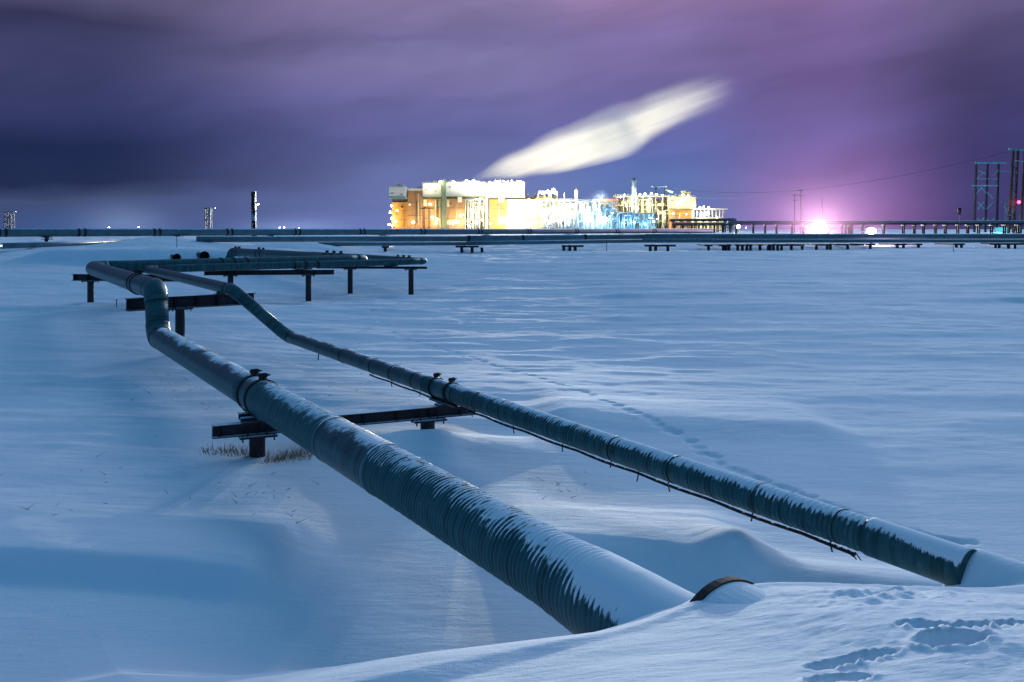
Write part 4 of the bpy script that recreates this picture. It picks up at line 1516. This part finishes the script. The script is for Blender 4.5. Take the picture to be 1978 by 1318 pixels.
# transmission structures at the right
YT = 365
t = thing('transmission_tower', 'open three-legged portal tower with pale flat crossarm', 'transmission tower', tuple(at(1912, 450, YT)))
for xb, xt_ in ((1882, 1886), (1903, 1908), (1925, 1929)):
    p, q = at(xb, 451, YT), at(xt_, 316, YT)
    m = MB()
    lattice(m, (p.x, YT, GZ - 0.4), q, 0.55, 0.45, 26, 0.17)
    m.build('leg', M['steel'], t)
p, q = at(1884, 315, YT), at(1944, 315, YT)
MB().box(((p.x + q.x) / 2, YT, p.z), (q.x - p.x, 0.9, 0.55)).build('crossarm', M['tealsteel'], t)
for y, x0, x1 in ((359, 1876, 1926), (346, 1888, 1925)):
    p, q = at(x0, y, YT), at(x1, y, YT)
    MB().box(((p.x + q.x) / 2, YT - 0.5, p.z), (q.x - p.x, 0.3, 0.5 if y == 359 else 0.25)).build('crossarm', M['tealsteel'], t)
m = MB()
for (xa, ya, xb, yb) in ((1888, 405, 1900, 390), (1889, 391, 1901, 404), (1906, 404, 1919, 390), (1888, 436, 1901, 421), (1888, 422, 1901, 436), (1906, 436, 1921, 421), (1906, 423, 1916, 434),
                         (1886, 374, 1896, 363), (1896, 363, 1905, 374), (1907, 372, 1918, 384), (1886, 346, 1898, 335), (1918, 340, 1929, 328), (1904, 336, 1890, 330)):
    m.bar(at(xa, ya, YT - 0.7), at(xb, yb, YT - 0.7), 0.22)
m.build('brace', M['tealsteel'], t)
p, q = at(1927, 331, YT), at(1949, 331, YT)
MB().bar(p, q, 0.25).build('side_arm', M['tealsteel'], t)
YS = 330
t = thing('transmission_tower', 'taller dark tower cut by the frame edge, carrying a red beacon', 'transmission tower', tuple(at(1965, 450, YS)))
for xb, xt_ in ((1948, 1957.5), (1957.5, 1966.5), (1970.5, 1980), (1990, 1998)):
    p, q = at(xb, 452, YS), at(xt_, 288, YS)
    m = MB()
    lattice(m, (p.x, YS, GZ - 0.4), q, 0.6, 0.5, 30, 0.2)
    m.build('leg', M['steel'], t)
p, q = at(1949, 288.5, YS), at(2030, 292, YS)
MB().bar(p, q, 0.8, 0.6).build('crossarm', M['tealsteel'], t)
p, q = at(1959, 311, YS), at(2020, 318, YS)
MB().bar(p + Vector((0, -0.8, 0)), q + Vector((0, -0.8, 0)), 0.3, 0.3).build('crossarm', M['tealsteel'], t)
m = MB()
for y in range(320, 445, 14):
    m.bar(at(1951 + (452 - y) * 0.05, y, YS - 0.5), at(1960 + (452 - y) * 0.05, y + 10, YS - 0.5), 0.2)
    m.bar(at(1960 + (452 - y) * 0.05, y, YS - 0.7), at(1951 + (452 - y) * 0.05, y + 10, YS - 0.7), 0.2)
m.build('brace', M['steel'], t)
MB().ball(at(1968.3, 390.7, YS - 1.2), 0.55, 12, 8).build('beacon', M['redl'], t, True)
light('POINT', 'beacon_light', at(1968.3, 390.7, YS - 3.2), 700, (1, 0.05, 0.1), t, 0.5)
YD = 520
t = thing('transmission_tower', 'distant pale broken-looking tower seen between the two big towers', 'transmission tower', tuple(at(1943, 449, YD)))
m = MB()
for (xa, ya, xb, yb) in ((1941, 449, 1944, 386), (1948, 449, 1944, 386), (1936, 390, 1952, 390), (1938, 383, 1949, 383), (1940, 402, 1949, 395), (1941, 412, 1948, 421), (1948, 410, 1940, 420), (1941, 397, 1948, 404)):
    m.bar(at(xa, ya, YD), at(xb, yb, YD), 0.35)
m.build('frame', M['galv'], t)
MB().bar(at(1934, 391, YD - 0.5), at(1950, 391, YD - 0.5), 0.5).build('crossarm', M['galv'], t)

# small equipment hut with teal light at the towers' foot
t = thing('equipment_hut', 'small teal-lit equipment hut at the foot of the towers', 'hut', tuple(at(1936, 449, 350)))
p, q = at(1929, 441, 350), at(1946, 450, 350)
MB().box(((p.x + q.x) / 2, 351.5, (p.z + GZ) / 2), (q.x - p.x, 3, p.z - GZ)).build('wall', M['bluesteel'], t)
MB().box(((p.x + q.x) / 2, 351.5, p.z + 0.12), (q.x - p.x + 0.4, 3.4, 0.22)).build('roof', M['tealsteel'], t)
p, q = at(1936, 442.2, 350), at(1945, 446.5, 350)
MB().box(((p.x + q.x) / 2, 349.96, (p.z + q.z) / 2), (q.x - p.x, 0.08, p.z - q.z)).build('window', M['tealwin'], t)
p = at(1931, 445, 350)
MB().box((p.x, 349.96, p.z), (0.6, 0.08, 1.2)).build('window', M['tealwin'], t)
light('POINT', 'hut_light', at(1930, 436, 343), 9000, (0.1, 0.85, 0.9), t, 0.6)
q = at(1937, 432, 350)
m = MB().cyl((q.x, 351, CAMZ), (q.x, 351, q.z), 0.12, n=8)
m.ball((q.x, 351, q.z), 0.5, 10, 6)
m.build('vent', M['steel'], t)

# utility poles, pole by the great lamp
for x, yt, lab in ((1535, 375, 'shorter of the two thin utility poles by the pink lamp'), (1547, 366, 'taller of the two thin utility poles by the pink lamp')):
    Yp = 300
    p = at(x, yt, Yp)
    gz = ground_z(p.x, p.y)
    t = thing('utility_pole', lab, 'utility pole', (p.x, Yp, gz), 'thin utility poles by the pink lamp')
    MB().cyl((p.x, Yp, gz - 0.5), p, 0.17, 0.12, n=10).build('shaft', M['steel'], t)
    m = MB()
    for z in (0.4, 2.2):
        m.bar(p + Vector((-1.0, 0, -z)), p + Vector((1.0, 0, -z)), 0.13)
        for s in (-0.9, 0.9):
            m.cyl(p + Vector((s, 0, -z)), p + Vector((s, 0, -z + 0.3)), 0.06, n=6)
    m.build('crossarm', M['steel'], t)


def flood(label, x, yt, Yp, heads, pole_top=None, group=None):
    p = at(x, yt, Yp)
    gz = ground_z(p.x, p.y)
    t = thing('light_pole', label, 'lamp post', (p.x, Yp, gz), group)
    MB().cyl((p.x, Yp, gz - 0.4), (p.x, Yp, p.z), 0.16, 0.10, n=10).build('shaft', M['steel'], t)
    for hx, hy, r, mt, pw, rgb in heads:
        lamp_at(t, hx, hy, Yp - 1.2, r, mt, pw, rgb, off=(0, -2.2, -0.2))
    return t


PINK = (1.0, 0.42, 0.68)
flood('light pole with a blinding cluster of pink-white lamps', 1588, 382, 235, [(1574, 439.5, 0.85, 'pinkl', 70000, PINK), (1587, 437, 1.05, 'pinkl', 0, PINK), (1581, 442, 0.8, 'pinkl', 50000, PINK), (1593, 441, 0.75, 'pinkl', 0, PINK), (1567, 443, 0.5, 'pinkl', 0, PINK)])
flood('stubby pink lamp post between the great lamp and the towers', 1683, 444, 100, [(1683, 446.5, 0.46, 'pinkl', 2200, PINK)])
flood('short post with one yellowish lamp past the pale tank', 1425.5, 435, 300, [(1425.5, 438, 0.75, 'warm', 3500, WARM)])



def lamp_halo(label, c, r, dens, sq=0.8):
    """an added ball of haze, thinning outwards, for a halo round lamps inside"""
    m = MB().ball((0, 0, 0), r, 24, 14, sq)
    mat = bpy.data.materials.new('lamp_halo')
    mat.use_nodes = True
    mat.node_tree.nodes.clear()
    nt = NT(mat.node_tree)
    o_ = nt.new('ShaderNodeOutputMaterial')
    pv = nt.new('ShaderNodeVolumePrincipled')
    pv.inputs['Color'].default_value = (0.95, 0.95, 0.97, 1)
    tc = nt.new('ShaderNodeTexCoord').outputs['Object']
    ln = nt.new('ShaderNodeVectorMath', operation='LENGTH')
    nt.put(ln.inputs[0], nt.scale(tc, (1 / r, 1 / r, 1 / (r * sq))))
    q = nt.math('SUBTRACT', 1.0, ln.outputs['Value'], None, True)
    nt.put(pv.inputs['Density'], nt.math('MULTIPLY', nt.math('MULTIPLY', q, q), dens))
    nt.l.new(pv.outputs[0], o_.inputs['Volume'])
    o = m.build('lamp_halo', mat)  # haze volume added only to make the lamps' halo
    o.location = c
    tag(o, label, 'ice fog', None, 'stuff')


lamp_halo('added haze ball, pink halo round the great lamp', at(1581, 432, 233), 24, 0.010)
lamp_halo('small added haze ball, pink halo round the stubby lamp post', at(1683, 446, 99), 2.6, 0.06)
lamp_halo('added haze ball, pale blue halo round the two fierce floodlights', at(1152, 424, PY - 22), 30, 0.008)
lamp_halo('added haze ball, warm halo along the plant front', at(975, 425, PY - 12), 26, 0.006)

# left lattice towers and the dark equipment mast
for x, yt, Yp, w, lab, mt in ((18, 410, 200, 1.35, 'small lattice tower with flat head nearest the picture edge far from the plant', 'band'), (402.5, 403, 190, 1.0, 'small frosted lattice tower with pale flat head', 'band')):
    p = at(x, yt, Yp)
    gz = ground_z(p.x, p.y)
    t = thing('lattice_tower', lab, 'lattice tower', (p.x, Yp, gz), None)
    m = MB()
    lattice(m, (p.x, Yp, gz - 0.3), p, w * 1.15, w, 5, 0.16)
    m.build('frame', M[mt], t)
    MB().bar(p + Vector((-1.5, 0, 0.1)), p + Vector((1.5, 0, 0.1)), 0.4, 0.22).build('crossarm', M['galv'], t)
Yp = 160
p = at(490, 373, Yp)
gz = ground_z(p.x, p.y)
t = thing('equipment_mast', 'tall dark mast with boxy head and a small side lamp', 'mast', (p.x, Yp, gz))
m = MB()
lattice(m, (p.x + 0.1, Yp, gz - 0.3), (p.x, Yp, p.z), 0.62, 0.5, 14, 0.17)
m.cyl((p.x + 0.1, Yp, gz - 0.3), (p.x, Yp, p.z), 0.17, n=8)
m.build('shaft', M['band'], t)
MB().box((p.x, Yp, p.z - 0.2), (0.75, 0.7, 0.8)).build('head_box', M['band'], t)
for y, w, h in ((386, 0.62, 0.7), (400, 0.70, 0.9), (421, 0.6, 1.1)):
    q = at(491, y, Yp)
    MB().box((q.x, Yp - 0.2, q.z), (w, 0.9, h)).build('equipment_box', M['bluesteel' if y == 421 else 'band'], t)
q = at(484, 394.5, Yp); q2 = at(498, 394.5, Yp)
MB().bar(q, q2, 0.14).build('side_arm', M['steel'], t)
MB().ball(at(498.8, 395, Yp - 0.2), 0.13, 10, 6).build('lamp', M['whitel'], t, True)

# faint wires between the plant mast and the tower
def wire(label, a, b, sag, r):
    n = 24
    pts = [a + (b - a) * (i / n) + Vector((0, 0, -sag * 4 * (i / n) * (1 - i / n))) for i in range(n + 1)]
    m = MB()
    for p, q in zip(pts[:-1], pts[1:]):
        m.cyl(p, q, r, n=5, cap=False)
    mid = pts[n // 2]
    tag(m.build('power_line', M['rubber'], None, False, a), label, 'power line', 'power lines')


wire('upper thin power line from the plant mast to the taller tower', at(1287, 361, 600), at(1957, 291, 330), 9.0, 0.06)
wire('lower thin power line passing the utility pole tops', at(1299, 372, 600), at(1547, 368, 300), 3.5, 0.05)
# dark marker seen in the air between trestle and towers, on its thin pole
p = at(1853, 402, 240)
t = thing('marker_post', 'dark wind sock marker on a hair-thin pole left of the towers', 'marker', tuple(at(1853, 449, 240)))
MB().cyl((p.x, 240, 2.2), (p.x, 240, p.z + 0.1), 0.022, n=6).build('shaft', M['galv'], t)
MB().cyl((p.x + 0.02, 240, p.z - 1.9), (p.x + 0.05, 240, p.z), 0.32, 0.5, n=12).build('marker_sleeve', M['rubber'], t, True)

# far settlement lights on the horizon
for x, y, s, lab in ((210, 439.3, 1.0, 'faint far lamp on the horizon, first of the lone pair'), (268, 439, 1.2, 'brighter far lamp of the lone pair on the horizon'), (540, 440, 1.0, 'small far lamp close beside another near the dark mast'), (549, 440, 1.3, 'bright far lamp near the dark mast'),
                    (578, 440.3, 0.7, 'dim far lamp past the close pair'), (1441, 440, 0.7, 'tiny far lamp beyond the yellowish lamp post')):
    Yf = 2500
    p = at(x, y, Yf)
    t = thing('distant_lamp', lab, 'distant lamp', (p.x, Yf, 2.0), 'far lamps on the horizon')
    MB().ball(p, s * 1.1, 10, 6).build('lamp', M['whitel'], t, True)
    MB().cyl((p.x, Yf, 2.0), p, 0.3, n=6).build('shaft', M['steel'], t)


# ------------------------------------------------------------------ steam plume
def plume():
    a = Vector(at(908, 347, PY + 14))
    b = Vector(at(1430, 160, PY + 14))
    L = (b - a).length
    m = MB()
    n, ns = 20, 28
    def rad(t): return 5 + 30 * math.sin(min(1, t * 1.25) * math.pi / 2) * (1 - 0.3 * t)
    vs = []
    for i in range(ns + 1):
        t_ = i / ns
        for k in range(n):
            th = 2 * math.pi * k / n
            vs.append((t_ * L, rad(t_) * math.cos(th), rad(t_) * math.sin(th)))
    fs = [(i * n + k, i * n + (k + 1) % n, (i + 1) * n + (k + 1) % n, (i + 1) * n + k) for i in range(ns) for k in range(n)]
    fs += [tuple(range(n - 1, -1, -1)), tuple(range(ns * n, ns * n + n))]
    m.add(vs, fs)
    mat = bpy.data.materials.new('steam')
    mat.use_nodes = True
    t = mat.node_tree
    t.nodes.clear()
    nt = NT(t)
    out = nt.new('ShaderNodeOutputMaterial')
    pv = nt.new('ShaderNodeVolumePrincipled')
    pv.inputs['Color'].default_value = (0.97, 0.97, 0.97, 1)
    pv.inputs['Anisotropy'].default_value = 0.0
    tc = nt.new('ShaderNodeTexCoord').outputs['Object']
    sp = nt.new('ShaderNodeSeparateXYZ')
    nt.put(sp.inputs[0], tc)
    x, y, z = sp.outputs
    u = nt.math('DIVIDE', x, L)
    # core radius grows along the plume, the underside bulges early
    core = nt.ramp(u, [(0.0, (0.05,) * 3), (0.165, (0.34,) * 3), (0.36, (0.56,) * 3), (0.53, (0.72,) * 3), (0.66, (0.52,) * 3), (0.8, (0.48,) * 3), (1.0, (0.46,) * 3)], 'EASE')
    core = nt.math('MULTIPLY', core, 35.0)
    w1 = nt.noise(nt.scale(tc, (0.008, 0.055, 0.055)), 1.0, 3, 0.5)
    zc = nt.ramp(u, [(0.0, (0.5,) * 3), (0.165, (0.48,) * 3), (0.36, (0.43,) * 3), (0.53, (0.39,) * 3), (0.68, (0.475,) * 3), (0.8, (0.51,) * 3), (1.0, (0.53,) * 3)])
    z2 = nt.math('ADD', z, nt.math('MULTIPLY', nt.math('SUBTRACT', 0.5, zc), 60.0))
    z2 = nt.math('ADD', z2, nt.math('MULTIPLY', nt.math('SUBTRACT', w1, 0.5), 16.0))
    rr = nt.math('SQRT', nt.math('ADD', nt.math('MULTIPLY', y, y), nt.math('MULTIPLY', z2, z2)))
    q = nt.math('DIVIDE', rr, core)
    dens = nt.range(q, 0.10, 1.12, 1.0, 0.0)
    dens = nt.math('MULTIPLY', dens, nt.range(u, 0.62, 1.0, 1.0, 0.0))
    dens = nt.math('MULTIPLY', dens, nt.range(u, 0.0, 0.03, 0.0, 1.0))
    dens = nt.math('MULTIPLY', dens, nt.range(w1, 0.15, 0.6, 0.55, 1.1))
    w2 = nt.noise(nt.scale(tc, (0.010, 0.16, 0.16)), 1.0, 4, 0.6)
    dens = nt.math('MULTIPLY', dens, nt.range(w2, 0.30, 0.66, 0.25, 1.25))
    nt.put(pv.inputs['Density'], nt.math('MULTIPLY', dens, 0.085))
    nt.l.new(pv.outputs[0], out.inputs['Volume'])
    me = bpy.data.meshes.new('steam_plume')
    me.from_pydata(m.v, [], m.f)
    me.materials.append(mat)
    o = bpy.data.objects.new('steam_plume', me)
    COL.objects.link(o)
    o.location = a
    o.rotation_euler = (0, -math.atan2(b.z - a.z, b.x - a.x), 0)
    tag(o, 'glowing white steam plume streaming away from the plant roof', 'steam', None, 'stuff')
    # added spots, unseen, low before the plant, to light the plume
    for x0, x1, y1, p in ((960, 1010, 310, 0.26e7), (1100, 1090, 285, 0.34e7), (1340, 1350, 188, 0.55e7)):
        light('SPOT', 'plume_fill_spot', at(x0, 440, PY - 150), p, (1.0, 0.86, 0.54), None, 2, at(x1, y1, PY + 14), 42)
    # added spots by the roof lamps, to carry plant light onto the snow
    for x0, y0, x1, Yt, p, rgb in ((975, 346, 1050, 150, 4.6e6, (1.0, 0.90, 0.75)), (1160, 372, 1250, 150, 3.8e6, (0.75, 0.9, 1.0)), (1250, 374, 1500, 160, 2.0e6, (1.0, 0.92, 0.8))):
        light('SPOT', 'snow_fill_spot', at(x0, y0, PY - 12), p, rgb, None, 1.5, at(x1, 470, Yt), 46)


plume()

# ------------------------------------------------------------------ sky
def lin(r, g, b):
    f = lambda c: (c / 255 / 12.92) if c / 255 <= 0.04045 else ((c / 255 + 0.055) / 1.055) ** 2.4
    return (f(r), f(g), f(b))


w = bpy.data.worlds.new('World')
scene.world = w
w.use_nodes = True
w.node_tree.nodes.clear()
nt = NT(w.node_tree)
out = nt.new('ShaderNodeOutputWorld')
bg = nt.new('ShaderNodeBackground')
tc = nt.new('ShaderNodeTexCoord').outputs['Generated']
sp = nt.new('ShaderNodeSeparateXYZ')
nt.put(sp.inputs[0], tc)
az = nt.math('ARCTAN2', sp.outputs[0], sp.outputs[1])
el = nt.math('ARCSINE', sp.outputs[2])
# slow warp so the cloud bands drift and tilt
wv = nt.xyz(nt.math('MULTIPLY', az, 2.2), nt.math('MULTIPLY', el, 7.0))
warp = nt.math('MULTIPLY', nt.math('SUBTRACT', nt.noise(wv, 1.6, 4, 0.5), 0.5), 0.07)
ew = nt.math('ADD', el, warp)
ew = nt.math('ADD', ew, nt.math('MULTIPLY', az, -0.035))
f = nt.math('DIVIDE', nt.math('MAXIMUM', ew, 0.0), 0.30, None, True)
E = lambda y: max(0.0, (443 - y) / 1700) / 0.30
Lc = nt.ramp(f, [(E(443), lin(32, 72, 134)), (E(405), lin(40, 70, 126)), (E(360), lin(54, 72, 120)), (E(325), lin(20, 38, 84)), (E(270), lin(14, 34, 82)), (E(200), lin(44, 52, 104)), (E(110), lin(52, 56, 104)), (E(60), lin(50, 52, 94)), (E(0), lin(84, 80, 122))])
Cc = nt.ramp(f, [(E(443), lin(80, 98, 172)), (E(370), lin(80, 98, 168)), (E(320), lin(84, 96, 160)), (E(260), lin(82, 86, 154)), (E(200), lin(98, 96, 162)), (E(130), lin(120, 112, 168)), (E(80), lin(108, 100, 156)), (E(0), lin(128, 110, 160))])
Bc = nt.ramp(f, [(E(443), lin(60, 102, 176)), (E(370), lin(62, 100, 174)), (E(320), lin(68, 94, 174)), (E(240), lin(92, 90, 164)), (E(160), lin(118, 102, 170)), (E(80), lin(122, 102, 164)), (E(0), lin(146, 116, 168))])
Rc = nt.ramp(f, [(E(443), lin(112, 74, 152)), (E(370), lin(96, 72, 150)), (E(300), lin(82, 72, 146)), (E(220), lin(94, 78, 148)), (E(150), lin(104, 84, 150)), (E(80), lin(114, 90, 154)), (E(0), lin(146, 112, 168))])
Fc_ = nt.ramp(f, [(E(443), lin(42, 42, 104)), (E(370), lin(42, 42, 104)), (E(280), lin(50, 48, 106)), (E(200), lin(66, 60, 116)), (E(120), lin(84, 74, 124)), (E(60), lin(104, 90, 138)), (E(0), lin(122, 104, 150))])
A = lambda x: math.atan((x - 989) / 1700)
c = nt.mix(nt.range(az, A(150), A(820)), Lc, Cc)
c = nt.mix(nt.range(az, A(950), A(1230)), c, Bc)
c = nt.mix(nt.range(az, A(1290), A(1560)), c, Rc)
c = nt.mix(nt.range(az, A(1620), A(1900)), c, Fc_)
# streaky cloud texture
sv = nt.xyz(nt.math('MULTIPLY', az, 2.6), nt.math('MULTIPLY', nt.math('ADD', ew, nt.math('MULTIPLY', az, -0.10)), 15.0))
st1 = nt.noise(sv, 1.0, 3, 0.5, 0.3)
sv2 = nt.xyz(nt.math('MULTIPLY', az, 5.0), nt.math('MULTIPLY', nt.math('ADD', ew, nt.math('MULTIPLY', az, -0.25)), 12.0))
st2 = nt.noise(sv2, 1.0, 3, 0.5, 0.2)
k = nt.math('ADD', nt.math('MULTIPLY', st1, 0.75), nt.math('MULTIPLY', st2, 0.55))
k = nt.range(k, 0.40, 0.92, 0.74, 1.34, False)
vs_ = nt.new('ShaderNodeVectorMath', operation='SCALE')
nt.put(vs_.inputs[0], c)
nt.put(vs_.inputs['Scale'], k)
c = vs_.outputs[0]


def blob(px, py, sx, sy, rgb, strength, c):
    """light pollution that hangs in the air over a lamp"""
    dx = nt.math('DIVIDE', nt.math('SUBTRACT', az, A(px)), sx)
    dy = nt.math('DIVIDE', nt.math('SUBTRACT', el, (443 - py) / 1700), sy)
    g = nt.math('EXPONENT', nt.math('MULTIPLY', nt.math('ADD', nt.math('MULTIPLY', dx, dx), nt.math('MULTIPLY', dy, dy)), -1.0))
    g = nt.math('MULTIPLY', g, strength)
    v = nt.new('ShaderNodeVectorMath', operation='SCALE')
    v.inputs[0].default_value = rgb
    nt.put(v.inputs['Scale'], g)
    a = nt.new('ShaderNodeVectorMath', operation='ADD')
    nt.put(a.inputs[0], c)
    nt.put(a.inputs[1], v.outputs[0])
    return a.outputs[0]


c = blob(1600, 430, 0.075, 0.055, (0.42, 0.13, 0.30), 0.40, c)
c = blob(1600, 330, 0.11, 0.11, (0.16, 0.07, 0.15), 0.42, c)
c = blob(1030, 400, 0.24, 0.05, (0.12, 0.16, 0.28), 0.35, c)
c = blob(240, 436, 0.04, 0.020, (0.10, 0.14, 0.22), 0.8, c)
c = blob(570, 441, 0.05, 0.010, (0.10, 0.14, 0.24), 0.8, c)
# above the cloud edge and behind the camera: the clear blue dusk that lights the snow
zen = nt.range(el, 0.27, 0.75)
back = nt.range(nt.math('ABSOLUTE', az), 0.75, 1.6)
z1 = nt.math('MAXIMUM', zen, nt.math('MULTIPLY', back, 0.85))
hs = nt.new('ShaderNodeHueSaturation')
hs.inputs['Saturation'].default_value = 0.88
hs.inputs['Value'].default_value = 0.97
nt.put(hs.inputs['Color'], c)
c = hs.outputs[0]
c = nt.mix(z1, c, (0.055, 0.20, 0.40, 1))
nt.put(bg.inputs[0], c)
bg.inputs[1].default_value = 1.0
# a trace of physical twilight sky
sky = nt.new('ShaderNodeTexSky', sky_type='NISHITA')
sky.sun_disc = False
sky.sun_elevation = R(2)
sky.sun_rotation = R(60)
bg2 = nt.new('ShaderNodeBackground')
nt.put(bg2.inputs[0], sky)
bg2.inputs[1].default_value = 0.0002
ad = nt.new('ShaderNodeAddShader')
nt.l.new(bg.outputs[0], ad.inputs[0])
nt.l.new(bg2.outputs[0], ad.inputs[1])
nt.l.new(ad.outputs[0], out.inputs[0])

# added sun lamp for horizon glow: wide, weak and cool, from beyond the plant
sun = bpy.data.lights.new('horizon_glow_sun', 'SUN')
sun.energy = 0.95
sun.angle = R(27)
sun.color = (0.66, 0.79, 1.0)
so = bpy.data.objects.new('horizon_glow_sun', sun)
COL.objects.link(so)
so.rotation_euler = Vector((-0.42, -0.85, -0.46)).to_track_quat('-Z', 'Y').to_euler()

# ------------------------------------------------------------------ render settings
scene.view_settings.view_transform = 'Standard'
scene.view_settings.look = 'None'
scene.view_settings.exposure = 0
scene.view_settings.gamma = 1
cy = scene.cycles
cy.use_denoising = True
try:
    cy.denoiser = 'OPENIMAGEDENOISE'
except Exception:
    pass
cy.max_bounces = 6
cy.volume_bounces = 2
cy.sample_clamp_indirect = 4
cy.volume_max_steps = 128
